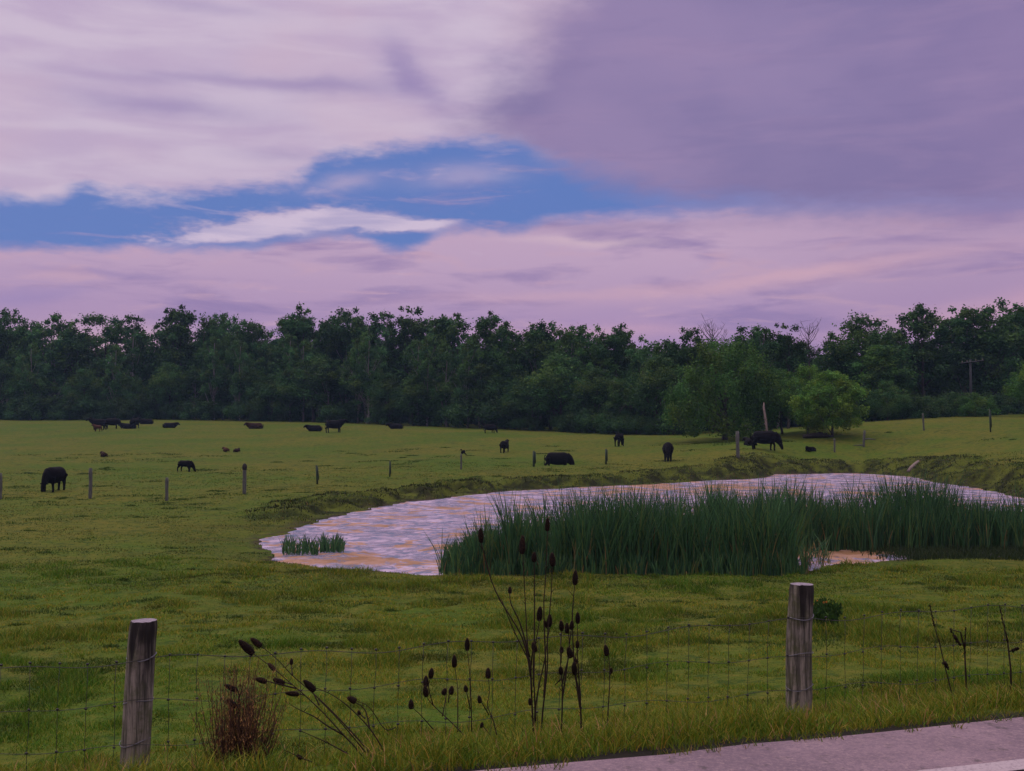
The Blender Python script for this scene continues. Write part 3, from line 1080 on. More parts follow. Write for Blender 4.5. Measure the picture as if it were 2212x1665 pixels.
def crown_mesh(name, rng, prof, nclump, nleaf, wr, leaf=0.0125, zr=(0.16, 1.0), top_bumps=6, base_tone=1.0, droop=0.0, flat=0.95, crad=(0.055, 0.11), lobes=0):
    """crown of a tree 1 unit tall; prof(t) = radius at height t (0..1)"""
    cen, rad = [], []
    if lobes:                                             # a crown of several unequal heads on their own limbs
        L = []
        for i in range(lobes):
            a = i * 2.4 + rng.uniform(-0.5, 0.5)
            tz = 0.80 if i == 0 else rng.uniform(0.48, 0.78)
            rr = wr * (0.15 if i == 0 else rng.uniform(0.45, 0.95)) * (1.0 if tz < 0.65 else 0.75)
            L.append((rr * math.cos(a), rr * math.sin(a), tz, wr * rng.uniform(0.42, 0.66), rng.uniform(0.13, 0.19)))
        for i in range(nclump):
            if rng.uniform() < 0.24:                      # lower skirt
                a, t = rng.uniform(0, 6.283), rng.uniform(zr[0], 0.55)
                rr = wr * math.sqrt(rng.uniform(0.1, 1)) * 0.95
                cen.append((rr * math.cos(a), rr * math.sin(a), t))
                rad.append(rng.uniform(*crad))
                continue
            q = L[i % len(L)]
            u = rng.normal(0, 1, 3)
            u = u / np.linalg.norm(u) * rng.uniform(0.25, 1.0) ** 0.5
            z = q[2] + u[2] * q[4]
            cr = rng.uniform(*crad) * (0.62 if u[2] > 0.35 else 0.9)
            cen.append((q[0] + u[0] * q[3], q[1] + u[1] * q[3], min(z, 0.985 - cr)))
            rad.append(cr)
        nclump = 0
        top_bumps = 0
    for i in range(nclump):
        t = rng.uniform(*zr) ** 0.9
        a = rng.uniform(0, 2 * np.pi)
        rr = prof(t) * math.sqrt(rng.uniform(0.12, 1.0)) * wr
        cen.append((rr * math.cos(a), rr * math.sin(a), min(t, 0.985 - 0.3 * crad[0])))
        rad.append(rng.uniform(*crad) * (1.12 if t < 0.7 else 0.85))
    for i in range(top_bumps):
        a = rng.uniform(0, 2 * np.pi)
        rr = rng.uniform(0, 0.7) * wr * prof(0.85)
        cen.append((rr * math.cos(a), rr * math.sin(a), rng.uniform(0.82, 0.985) - rr * 0.3))
        rad.append(rng.uniform(0.03, 0.055))
    for i in range(top_bumps * 4 if not lobes else 0):     # loose sprays that break the outline
        t = rng.uniform(0.45, 1.0)
        a = rng.uniform(0, 2 * np.pi)
        rr = wr * prof(min(t, 0.97)) * rng.uniform(0.9, 1.25)
        cen.append((rr * math.cos(a), rr * math.sin(a), t * 0.97))
        rad.append(rng.uniform(0.022, 0.042))
    cen, rad = np.array(cen), np.array(rad)
    if lobes:
        cen[:, 2] *= 0.99 / (cen[:, 2] + rad * 0.9).max()
    n = len(cen)
    tone = rng.uniform(0.62, 1.45, n) * base_tone
    warm = rng.uniform(0, 1, n)
    per = np.maximum(16, (2.7 * nleaf * (rad / rad.mean()) ** 2)).astype(int)
    ci = np.repeat(np.arange(n), per)
    N = len(ci)
    u = rng.normal(0, 1, (N, 3))
    u /= np.linalg.norm(u, axis=1)[:, None]
    r = rad[ci] * np.minimum(np.abs(rng.normal(0.62, 0.36, N)), 1.5)
    C = cen[ci] + u * r[:, None] * np.array([1.05, 1.05, flat])
    C[:, 2] -= droop * rng.uniform(0, 1, N) ** 2
    C[:, 2] = np.where(C[:, 2] < 0.04, 0.04 + rng.uniform(0, 0.05, N), C[:, 2])
    nr = u * 0.6 + rng.normal(0, 0.7, (N, 3)) + np.array([0, 0, 0.35])
    nr /= np.linalg.norm(nr, axis=1)[:, None]
    a = np.cross(nr, rng.normal(0, 1, (N, 3)))
    a /= np.linalg.norm(a, axis=1)[:, None] + 1e-9
    b = np.cross(nr, a)
    s = leaf * rng.uniform(0.55, 1.25, N)[:, None]
    V = np.stack([C - a * s, C - b * s * 0.6, C + a * s * 1.05, C + b * s * 0.6], 1).reshape(-1, 3)
    base = np.array([0.044, 0.120, 0.036])
    col = base * tone[ci][:, None] * np.stack([1 + 0.60 * warm[ci] ** 2, np.ones(N), 1 - 0.35 * warm[ci]], -1)
    col = col * rng.uniform(0.75, 1.3, (N, 1))
    f = (np.arange(N) * 4)[:, None] + np.array([[0, 1, 2, 3]])
    return np_mesh(name, V, [f], np.repeat(col, 4, 0)), cen, rad


def trunk_mesh(name, rng, cen, r0=0.018, top=0.8, limbs=14, lean=0.02):
    mb = MB()
    pts, k = [], 9
    for i in range(k + 1):
        t = i / k
        pts.append(Vector((lean * math.sin(t * 3.1) + rng.normal(0, 0.003), rng.normal(0, 0.003) + lean * 0.5 * t, -0.03 + t * (top + 0.03))))
    rad = [r0 * (1.35 if i == 0 else 1.0) * (1 - 0.82 * i / k) for i in range(k + 1)]
    mb.tube(pts, rad, 7)
    order = [j for j in rng.permutation(len(cen)) if cen[j][2] > 0.34][:limbs]
    for j in order:
        c = Vector(cen[j])
        zs = max(0.10, min(c.z - 0.16 * rng.uniform(0.6, 1.2) - 0.25 * math.hypot(c.x, c.y), top * 0.9))
        i = int(zs / top * k)
        p0 = pts[max(0, min(k, i))]
        m = p0.lerp(c, 0.5) + Vector((0, 0, -0.02 + rng.normal(0, 0.01)))
        rr = rad[max(0, min(k, i))] * 0.5
        mb.tube([p0, m, c, c + (c - m) * 0.25], [rr, rr * 0.7, rr * 0.35, rr * 0.1], 5)
    return mb.mesh(name)


def P_round(t): return 0.20 + 0.80 * math.sin(math.pi * min(1, max(0, (t - 0.02) / 1.0)) ** 0.9) if t < 1 else 0.1
def P_tall(t): return 0.70 + 0.30 * math.sin(math.pi * t) if t < 0.55 else max(0.10, math.sqrt(max(0.0, 1.0 - ((t - 0.5) / 0.5) ** 2)) * 0.98)
def P_cone(t): return max(0.12, 1.05 - t * 0.9)
def P_bush(t): return max(0.2, math.sqrt(max(0.0, 1 - (t * 0.95) ** 2)))


TREE_KINDS = {}


def make_kind(key, seed, prof, ncl, nl, wr, pale=False, **kw):
    rng = np.random.default_rng(seed)
    tk = {x: kw.pop(x) for x in ('r0', 'top', 'limbs', 'lean') if x in kw}
    cm, cen, rad = crown_mesh('crown', rng, prof, ncl, nl, wr, **kw)
    tm = trunk_mesh('trunk', rng, cen, **tk)
    cm.materials.append(CROWN)
    tm.materials.append(BARK_PALE if pale else BARK)
    TREE_KINDS[key] = (cm, tm)


for i in range(6):
    make_kind(f'full{i}', 100 + i, P_tall, 84, 50, 0.20 + 0.02 * (i % 3), zr=(0.22, 1.0), top=0.86, r0=0.013, lean=0.02 * (i - 2), pale=(i % 2 == 0),
              lobes=4 + i % 3, crad=(0.045, 0.085))
for i in range(4):
    make_kind(f'lofty{i}', 120 + i, P_tall, 62, 46, 0.22, zr=(0.34, 1.0), top=0.9, r0=0.014, limbs=20, pale=(i == 1), lobes=5 + i % 2, crad=(0.036, 0.072))
make_kind('airy', 140, lambda t: 0.5 + 0.5 * t, 26, 36, 0.17, zr=(0.42, 1.0), top=0.95, r0=0.012, limbs=24, crad=(0.035, 0.07), leaf=0.011)
make_kind('round0', 150, P_round, 70, 64, 0.42, zr=(0.12, 1.0), top=0.75, r0=0.018, crad=(0.07, 0.13))
make_kind('round1', 151, P_round, 60, 64, 0.36, zr=(0.26, 1.0), top=0.75, r0=0.02, crad=(0.07, 0.12))
make_kind('willow', 160, P_bush, 150, 70, 0.62, zr=(0.10, 0.98), top=0.7, r0=0.03, droop=0.13, flat=1.15, crad=(0.06, 0.10), leaf=0.0125, limbs=26)
make_kind('light', 170, P_round, 120, 62, 0.58, zr=(0.13, 0.98), top=0.7, r0=0.022, crad=(0.06, 0.11), leaf=0.017, base_tone=1.0, limbs=16)
make_kind('bush', 180, P_bush, 34, 60, 0.85, zr=(0.06, 0.85), top=0.5, r0=0.02, crad=(0.12, 0.24), leaf=0.03, top_bumps=3)
make_kind('bush1', 181, P_bush, 30, 60, 1.0, zr=(0.06, 0.8), top=0.5, r0=0.02, crad=(0.13, 0.26), leaf=0.03, top_bumps=4)


def tree(kind, px, top, d, name, label, cat, group, tint=(1, 1, 1), wide=1.0, base=None, rz=None):
    x = at_depth(px, HOR, d).x
    z = gz(x, d) - 0.05
    h = at_depth(px, top, d).z - z
    e = empty(name, (x, d, z), RNG.uniform(0, 6.28) if rz is None else rz)
    e.scale = (h * wide, h * wide, h)
    cm, tm = TREE_KINDS[kind]
    c = link('crown', cm, None, e)
    c.color = (*tint, 1)
    link('trunk', tm, None, e)
    tag(e, label, cat, group)
    return e


def build_trees():
    wood = 'trees of the wood behind the pasture'
    lab_dark = 'tall dark green tree in the unbroken wood behind the pasture'
    lab_mid = 'lower mid green tree filling the wood between the taller trees'
    # depth of the edge of the wood across the picture
    def edge(px):
        return float(np.interp(px, [-150, 350, 700, 1100, 1350, 1500, 1650, 1800, 2000, 2212, 2400], [176, 172, 160, 137, 120, 110, 108, 108, 112, 118, 122]))
    front = [(-30, 690), (15, 676), (62, 696), (115, 684), (158, 702), (290, 688), (340, 708), (386, 667), (440, 704), (466, 684), (512, 692), (545, 702), (582, 722),
             (628, 680), (658, 665), (708, 690), (748, 674), (792, 682), (836, 680), (884, 670), (944, 694), (985, 683), (1056, 681), (1092, 702), (1165, 704),
             (1192, 714), (1240, 710), (1284, 716), (1326, 710), (1392, 734), (1436, 740), (1492, 716), (1612, 714), (1652, 712), (1702, 708), (1800, 726),
             (1868, 698), (1932, 716), (1992, 663), (2092, 670), (2162, 656), (2208, 670), (2260, 662)]
    named = {386: 'tall narrow tree standing above the left part of the wood', 658: 'tall tree whose crown tops the middle left wood',
             1056: 'pointed dark tree topping the middle of the wood', 1992: 'high domed tree with ragged edge left of a sky gap',
             2162: 'broad tall tree highest of the wood at the right end', 884: 'dark crowned tree ending the flat topped run of the wood'}
    kinds = ['full0', 'lofty0', 'full1', 'full5', 'lofty3', 'full2', 'lofty1', 'full3', 'full4', 'lofty2']
    for i, (px, top) in enumerate(front):
        kd = kinds[(i * 5 + i // 3) % len(kinds)]
        if px in (1868,): kd = 'round1'
        w = RNG.uniform(0.80, 1.12)
        if px in (1992, 2092, 2162, 2208, 1868, 1932): w = 1.15
        g = RNG.uniform(0.65, 1.25)
        tree(kd, px, top - 14, edge(px) + RNG.uniform(2, 8), 'broadleaf_tree', named.get(px, lab_dark), 'tree', wood, (g * 0.95, g, g * RNG.uniform(0.9, 1.15)), w)
    # thin trees against the sky
    tree('airy', 228, 684, edge(228) + 6, 'broadleaf_tree', 'thin airy tree with sky showing through its bare lower limbs', 'tree', wood, (0.9, 0.95, 1), 1.25)
    tree('airy', 2044, 690, edge(2044) + 8, 'broadleaf_tree', 'sparse twiggy tree in the sky gap near the right end', 'tree', wood, (0.8, 0.9, 1), 1.25)
    tree('airy', 944, 690, edge(944) + 12, 'broadleaf_tree', 'sparse topped tree between two dense crowns mid wood', 'tree', wood, (0.85, 0.95, 1), 1.3)
    # slim pale stemmed trees right at the edge
    for px, top in ((66, 735), (250, 740), (463, 722), (519, 730), (627, 716), (655, 728), (772, 722), (797, 712), (905, 728), (922, 722), (964, 735), (1010, 730)):
        g = RNG.uniform(0.9, 1.25)
        tree('lofty1', px, top, edge(px) - 3, 'broadleaf_tree', 'slim tree with a pale stem showing at the edge of the wood', 'tree', wood, (g, g, g), 0.8)
    # second and third rows close the view
    for px in list(range(-60, 2300, 46)):
        if 190 < px < 260 or 2030 < px < 2062: continue
        top = np.interp(px, [0, 600, 1100, 1500, 1750, 1950, 2212], [728, 730, 738, 762, 752, 735, 725]) + RNG.uniform(-22, 14)
        g = RNG.uniform(0.55, 0.9)
        tree(kinds[int(RNG.integers(0, 10))], px + RNG.uniform(-12, 12), top, edge(px) + RNG.uniform(12, 22), 'broadleaf_tree',
             lab_dark, 'tree', wood, (g, g, g * 1.05), RNG.uniform(1.2, 1.5))
    # lower, lighter trees along the edge
    for px in list(range(-20, 1430, 62)):
        if 200 < px < 250: continue
        top = RNG.uniform(765, 815)
        g = RNG.uniform(0.7, 1.3)
        tree(random.choice(['round1', 'round1', 'full2', 'full4']), px + RNG.uniform(-18, 18), top, edge(px) - RNG.uniform(0, 4), 'understorey_tree',
             lab_mid, 'tree', 'lower trees along the edge of the wood', (g, g, g * 0.95), RNG.uniform(1.0, 1.4))
    # shrubs at the foot of the wood
    for i, px in enumerate(list(range(-40, 420, 46)) + list(range(440, 1250, 100)) + list(range(1260, 1480, 40)) + list(range(1850, 2300, 40))):
        hh = RNG.uniform(845, 872) if px < 1480 else RNG.uniform(840, 868)
        g = RNG.uniform(0.5, 0.9)
        tree(random.choice(['bush', 'bush1']), px + RNG.uniform(-10, 10), hh + (22 if 1100 < px < 1480 else 0), edge(px) - RNG.uniform(1, 5), 'understorey_shrub',
             'dark shrub at the shaded foot of the wood', 'shrub', 'shrubs along the foot of the wood', (g, g, g * 1.1), RNG.uniform(0.9, 1.3))
    for px, top in ((205, 886), (250, 884)):
        tree('bush1', px, top, 170, 'grey_shrub', 'low bluish grey shrub behind the cows on the crest', 'shrub', 'grey shrubs on the crest', (1.6, 1.25, 2.6), 1.6)
    # nearer trees on the right
    tree('willow', 1565, 738, 92, 'willow_tree', 'big spreading mid green willow overhanging the pasture edge', 'tree', None, (1.15, 1.15, 0.85), 0.98, rz=0.6)
    tree('round1', 1690, 800, 94, 'small_tree', 'small green tree wedged between the willow and the bright tree', 'tree', None, (1.25, 1.25, 0.85), 1.1)
    tree('light', 1798, 806, 86, 'maple_tree', 'small bright yellow green tree standing out in the pasture', 'tree', None, (2.0, 1.75, 0.95), 1.0, rz=1.0)
    tree('round0', 1745, 792, 90, 'small_tree', 'pale green rounded tree just left behind the bright tree', 'tree', None, (1.5, 1.45, 0.9), 0.9)
    tree('round0', 1918, 824, 104, 'small_tree', 'dull green rounded tree right of the bright tree', 'tree', None, (1.05, 1.1, 1.0), 1.15)
    tree('full3', 1905, 735, 108, 'broadleaf_tree', 'mid green tree rising behind the dull rounded tree', 'tree', None, (1.15, 1.2, 0.95), 1.7)
    tree('bush', 2108, 848, 106, 'understorey_shrub', 'pale green bush below the utility pole', 'shrub', None, (1.2, 1.2, 0.8), 1.0)
    tree('round1', 2232, 778, 104, 'small_tree', 'light green rounded tree cut by the right edge', 'tree', None, (1.5, 1.5, 0.8), 1.25)
    # bare tree tops
    for px, top, lab in ((1540, 698, 'bare twiggy tree top rising behind the willow'), (1748, 706, 'bare pinkish twigs of a dead tree behind the right wood')):
        d = edge(px) + 5
        x = at_depth(px, HOR, d).x
        z = gz(x, d) - 0.05
        h = at_depth(px, top, d).z - z
        e = empty('bare_tree', (x, d, z))
        rng = np.random.default_rng(px)
        mb = MB()
        mb.tube([(0, 0, 0), (0.1, 0, h * 0.5), (0, 0, h * 0.8), (0.1, 0, h)], [0.16, 0.12, 0.06, 0.015], 6)
        tw = MB()
        for i in range(34):
            zz = h * rng.uniform(0.62, 0.93)
            a = rng.uniform(0, 6.28)
            L = rng.uniform(0.8, 2.0)
            p0 = Vector((0.05, 0, zz))
            p1 = p0 + Vector((math.cos(a) * L * 0.5, math.sin(a) * L * 0.5, L * 0.5))
            p2 = p1 + Vector((math.cos(a) * L * 0.35, math.sin(a) * L * 0.35, L * 0.6))
            tw.tube([p0, p1, p2], [0.032, 0.022, 0.008], 4)
            for j in range(3):
                q = p1.lerp(p2, rng.uniform(0, 0.8))
                tw.tube([q, q + Vector((rng.normal(0, .35), rng.normal(0, .35), rng.uniform(.2, .7)))], [0.014, 0.005], 3)
        link('trunk', mb.mesh('trunk'), BARK, e)
        link('twigs', tw.mesh('twigs'), BARK, e)
        tag(e, lab, 'tree', 'bare trees in the wood')
    # far woods beyond the first rows, one mass
    n = 52000
    px = RNG.uniform(-120, 2330, n)
    ed = np.interp(px, [-150, 350, 700, 1100, 1350, 1500, 1650, 1800, 2000, 2212, 2400], [176, 172, 160, 137, 120, 110, 108, 108, 112, 118, 122])
    d = ed + RNG.uniform(26, 40, n)
    topy = 775 + 26 * (fbm(px / 40, px * 0, 51, 2) - 0.5) * 2 + 14 * npstep(np.abs(px - 228), 40, 0)
    py = topy + (935 - topy) * RNG.uniform(0, 1, n)
    ok = ~((np.abs(px - 228) < 24) & (py < 800))
    px, py, d = px[ok], py[ok], d[ok]
    C = np.array([tuple(at_depth(a, b, c)) for a, b, c in zip(px, py, d)])
    n = len(C)
    nr = RNG.normal(0, 1, (n, 3)) + np.array([0, -0.4, 0.3])
    nr /= np.linalg.norm(nr, axis=1)[:, None]
    a = np.cross(nr, RNG.normal(0, 1, (n, 3)))
    a /= np.linalg.norm(a, axis=1)[:, None]
    b = np.cross(nr, a)
    s = RNG.uniform(0.6, 1.2, (n, 1))
    V = np.stack([C - a * s, C - b * s * .6, C + a * s, C + b * s * .6], 1).reshape(-1, 3)
    f = (np.arange(n) * 4)[:, None] + np.array([[0, 1, 2, 3]])
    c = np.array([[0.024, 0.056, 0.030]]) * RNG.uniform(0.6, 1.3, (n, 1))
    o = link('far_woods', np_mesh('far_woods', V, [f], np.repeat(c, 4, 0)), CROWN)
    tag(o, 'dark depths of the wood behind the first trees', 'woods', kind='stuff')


build_trees()

# ------------------------------------------------------------------ wood things by the far bank
WOODM = {}


def wood(name, a, b, scale=(14, 14, 1.2)):
    def bld(k):
        tc = k.n('ShaderNodeTexCoord')
        mp = k.n('ShaderNodeMapping')
        mp.inputs['Scale'].default_value = scale
        k.put(mp.inputs['Vector'], tc.outputs['Object'])
        n = k.noise(mp.outputs[0], 2.0, 6, 0.7, 0.5)
        n2 = k.noise(tc.outputs['Object'], 7.0, 4, 0.6)
        c = k.mix(k.sstep(n, 0.36, 0.64), a, b)
        c = k.mix(k.m('MULTIPLY', k.sstep(n2, 0.55, 0.72), 0.5), c, (0.045, 0.055, 0.028))
        return principled(k, c, 0.9, 0.15, bump(k, n, 0.012, 0.8))
    return mat(name, bld)


W_GREY = wood('weathered_wood', (0.085, 0.075, 0.085), (0.26, 0.225, 0.25))
W_FAR = wood('grey_wood', (0.065, 0.070, 0.060), (0.14, 0.14, 0.125))
W_POLE = wood('tarred_pole', (0.035, 0.038, 0.042), (0.07, 0.075, 0.08))
W_PALE = wood('pale_dead_wood', (0.16, 0.12, 0.105), (0.32, 0.255, 0.22))
W_DARK = wood('dark_wood', (0.020, 0.018, 0.018), (0.05, 0.044, 0.042))


def flatmat(name, col, rough=0.7, spec=0.3, var=0.3, scale=30):
    def b(k):
        tc = k.n('ShaderNodeTexCoord')
        n = k.noise(tc.outputs['Object'], scale, 4, 0.6)
        c = k.mix(n, tuple(x * (1 - var) for x in col), tuple(x * (1 + var) for x in col))
        return principled(k, c, rough, spec, bump(k, n, 0.003, 0.5))
    return mat(name, b)


STEEL_GREEN = flatmat('green_steel', (0.030, 0.050, 0.030), 0.6)
WIRE = flatmat('rusty_wire', (0.020, 0.018, 0.018), 0.5, 0.5)


def build_far_posts():
    grp = 'posts of the far fence beyond the pond'
    posts = [  # px, top, foot, width px, metres lean px, material, label
        (0, 1022, 1078, 8, 0, W_FAR, 'grey wooden fence post cut by the left edge'),
        (195, 1012, 1077, 8, 0, W_FAR, 'stout grey wooden fence post right of the nearest grazing cow'),
        (360, 1032, 1082, 7, 0, W_FAR, 'short grey wooden fence post below the black calf'),
        (528, 1008, 1067, 8, 0, W_FAR, 'light grey knobbly wooden fence post with dark top'),
        (686, 1005, 1046, 4, 3, STEEL_GREEN, 'thin green steel fence post left of the pond bank'),
        (842, 995, 1030, 3, 0, STEEL_GREEN, 'thin faint fence post above the left far bank'),
        (996, 980, 1014, 4, 0, W_FAR, 'thin grey fence post with a dark bird on it'),
        (1153, 974, 1008, 5, 0, STEEL_GREEN, 'weedy dark fence post left of the sunken cow'),
        (1309, 970, 1003, 4, 0, STEEL_GREEN, 'thin dark fence post below the small calf'),
        (1595, 932, 990, 8, 2, W_FAR, 'tall grey fence post in front of the willow'),
        (1803, 948, 978, 4, 0, W_FAR, 'thin fence post beside the dark calf lying on the right'),
        (1865, 930, 966, 5, -3, W_FAR, 'crooked fence post with a broken side rail'),
        (1996, 893, 930, 3.5, 2, W_FAR, 'greyish fence post on the right hand slope'),
        (2140, 884, 934, 3.5, 2, STEEL_GREEN, 'mossy fence post on the crest of the right slope'),
    ]
    for px, top, foot, w, lean, m, lab in posts:
        b = place(px, foot)
        ppm = F / b.y
        h = (foot - top) / ppm
        r = w / ppm / 2
        e = empty('fence_post', b)
        mb = MB()
        L = lean / ppm
        n = 7
        if m is STEEL_GREEN:
            mb.tube([(0, 0, -0.2), (-L * .5, 0, h * .5), (-L, 0, h)], [r, r, r * 0.9], 4)
            mb.tube([(r * 1.4, 0, h * .2), (-L + r * 1.3, 0, h * .93)], [r * 0.5, r * 0.5], 4)
        else:
            pts = [(-L * i / n + random.uniform(-.12, .12) * r, 0, -0.2 + (h + 0.2) * i / n) for i in range(n + 1)]
            mb.tube(pts, [r * random.uniform(0.9, 1.08) for _ in range(n)] + [r * 0.85], 9)
        link('shaft', mb.mesh('shaft'), m, e)
        if px == 528:
            kb = MB()
            kb.ell((0, 0, h * 0.97), np.eye(3), (r * 1.35, r * 1.35, r * 2.2), 9, 6)
            link('post_top', kb.mesh('post_top'), W_DARK, e)
        if px == 1865:
            rb = MB()
            rb.tube([(0, 0, h * .45), (0.45, 0.1, h * .5), (0.95, 0.1, h * .44)], [r * .8, r * .7, r * .3], 6)
            rb.tube([(0, 0, h * .12), (-0.7, 0.1, h * .10)], [r * .7, r * .3], 6)
            link('rail', rb.mesh('rail'), W_FAR, e)
        tag(e, lab, 'fence post', grp)
        if px == 996:                                   # bird on the post
            k = empty('perched_bird', (b.x + 0.10, b.y, b.z + h - 0.02))
            bm_ = MB()
            bm_.ell((0.02, 0, 0.13), Matrix.Rotation(R(35), 3, 'Y'), (0.15, 0.085, 0.10), 10, 7)
            bm_.ell((-0.09, 0, 0.26), np.eye(3), (0.055, 0.05, 0.05), 8, 6)
            bm_.tube([(-0.13, 0, 0.26), (-0.19, 0, 0.245)], [0.02, 0.004], 5)
            bm_.tube([(0.10, 0, 0.07), (0.24, 0, -0.06)], [0.05, 0.02], 6)
            bm_.tube([(0, 0.03, 0.06), (-0.02, 0.03, 0.0)], 0.01, 4)
            bm_.tube([(0, -0.03, 0.06), (-0.02, -0.03, 0.0)], 0.01, 4)
            link('body', bm_.mesh('body'), HIDE_BLACK, k)
            tag(k, 'small dark bird perched on the thin grey far fence post', 'bird')


def hide(name, col, col2):
    def b(k):
        tc = k.n('ShaderNodeTexCoord')
        n = k.noise(tc.outputs['Object'], 5.0, 4, 0.6)
        return principled(k, k.mix(k.sstep(n, 0.35, 0.7), col, col2), 0.8, 0.08, bump(k, k.noise(tc.outputs['Object'], 60, 3, 0.6), 0.01, 0.5))
    return mat(name, b)


HIDE_BLACK = hide('black_hide', (0.0045, 0.0040, 0.0055), (0.008, 0.007, 0.009))
HIDE_BROWN = hide('brown_hide', (0.022, 0.012, 0.009), (0.045, 0.022, 0.014))
HIDE_RED = hide('reddish_hide', (0.050, 0.022, 0.014), (0.080, 0.036, 0.020))


# ------------------------------------------------------------------ cattle
def cow_mesh(name, pose='graze', calf=False, turn=0.0):
    """one continuous body, 1.3 m at the withers, facing +X"""
    mb = MB()
    lying = pose == 'lie'
    dz = -0.58 if lying else 0.0
    leg = 1.12 if calf else 1.0
    st = [  # x, z centre, half width, half height
        (-0.82, 1.02, 0.16, 0.20), (-0.75, 0.98, 0.26, 0.33), (-0.56, 0.93, 0.33, 0.40), (-0.30, 0.89, 0.37, 0.43), (0.0, 0.87, 0.385, 0.445),
        (0.28, 0.88, 0.365, 0.445), (0.50, 0.91, 0.31, 0.43), (0.64, 0.95, 0.24, 0.37), (0.74, 0.98, 0.18, 0.29)]
    if calf: st = [(x * 0.92, z + 0.06, a * 0.8, b * 0.78) for x, z, a, b in st]
    mb.tube([(x, 0, z + dz) for x, z, a, b in st], 1, 16, flat=[(a, b) for x, z, a, b in st])
    # neck and head
    if pose == 'graze':
        nk = [(0.56, 0, 1.00), (0.80, turn * 0.10, 0.84), (0.96, turn * 0.25, 0.62), (1.06, turn * 0.36, 0.44)]
        hd = [(1.00, turn * 0.32, 0.50), (1.09, turn * 0.40, 0.34), (1.15, turn * 0.46, 0.18), (1.18, turn * 0.49, 0.07)]
    elif pose == 'stand':
        nk = [(0.60, 0, 1.04), (0.86, turn * 0.10, 1.16), (1.04, turn * 0.22, 1.30), (1.12, turn * 0.3, 1.34)]
        hd = [(1.04, turn * 0.22, 1.36), (1.20, turn * 0.36, 1.30), (1.36, turn * 0.50, 1.20), (1.46, turn * 0.58, 1.12)]
    else:
        nk = [(0.60, 0, 1.00 + dz), (0.84, turn * 0.10, 1.10 + dz), (1.00, turn * 0.24, 1.22 + dz), (1.06, turn * 0.30, 1.26 + dz)]
        hd = [(0.98, turn * 0.24, 1.30 + dz), (1.14, turn * 0.40, 1.22 + dz), (1.28, turn * 0.54, 1.10 + dz), (1.36, turn * 0.62, 1.02 + dz)]
    mb.tube(nk, 1, 12, flat=[(0.22, 0.36), (0.18, 0.30), (0.14, 0.22), (0.11, 0.15)])
    mb.tube(hd, 1, 12, flat=[(0.105, 0.13), (0.12, 0.135), (0.085, 0.095), (0.075, 0.07)])
    d = (Vector(hd[1]) - Vector(hd[0])).normalized()
    for s in (-1, 1):
        side = Vector((0, s, 0)) - d * d.y * s
        p = Vector(hd[0]) + d * 0.02
        mb.tube([p + side * 0.08, p + side * 0.17 - Vector((0.02, 0, 0.0)), p + side * 0.27 - Vector((0.04, 0, 0.03))], [0.035, 0.05, 0.018], 8)
    # legs
    if not lying:
        for s, off in ((-1, 0.10), (1, -0.08)):
            z0 = 0.80
            mb.tube([(0.50, s * 0.20, z0), (0.50 + off * .3, s * 0.19, 0.55), (0.52 + off, s * 0.18, 0.36), (0.50 + off, s * 0.18, 0.12), (0.54 + off, s * 0.18, 0.0)],
                    [0.15, 0.10, 0.072, 0.056, 0.068], 10)
            mb.tube([(-0.62, s * 0.20, 0.92), (-0.56 - off * .5, s * 0.21, 0.68), (-0.74 - off, s * 0.20, 0.46), (-0.72 - off, s * 0.20, 0.16), (-0.68 - off, s * 0.20, 0.0)],
                    [0.22, 0.15, 0.080, 0.060, 0.070], 10)
        mb.tube([(-0.86, 0, 1.14), (-0.94, 0.0, 1.02), (-0.96, 0.02, 0.72), (-0.95, 0.03, 0.50), (-0.95, 0.03, 0.36)], [0.05, 0.034, 0.026, 0.04, 0.02], 7)
    else:
        for s in (-1, 1):
            mb.tube([(0.50, s * 0.22, 0.30), (0.74, s * 0.26, 0.14), (0.52, s * 0.30, 0.06)], [0.13, 0.08, 0.05], 8)
            mb.tube([(-0.62, s * 0.24, 0.36), (-0.36, s * 0.38, 0.22), (-0.68, s * 0.42, 0.08), (-0.40, s * 0.42, 0.05)], [0.22, 0.14, 0.07, 0.05], 8)
        mb.tube([(-0.86, 0, 0.56), (-0.98, 0.05, 0.34), (-0.98, 0.12, 0.06)], [0.05, 0.03, 0.03], 7)
    raw = mb.mesh(name)
    tmp = bpy.data.objects.new('tmp', raw)
    COL.objects.link(tmp)
    rm = tmp.modifiers.new('r', 'REMESH')
    rm.mode = 'VOXEL'
    rm.voxel_size = 0.028
    sm = tmp.modifiers.new('s', 'SMOOTH')
    sm.iterations = 4
    sm.factor = 0.5
    dg = bpy.context.evaluated_depsgraph_get()
    me = bpy.data.meshes.new_from_object(tmp.evaluated_get(dg))
    me.name = name
    for p in me.polygons: p.use_smooth = True
    bpy.data.objects.remove(tmp)
    bpy.data.meshes.remove(raw)
    me.materials.clear()
    return me


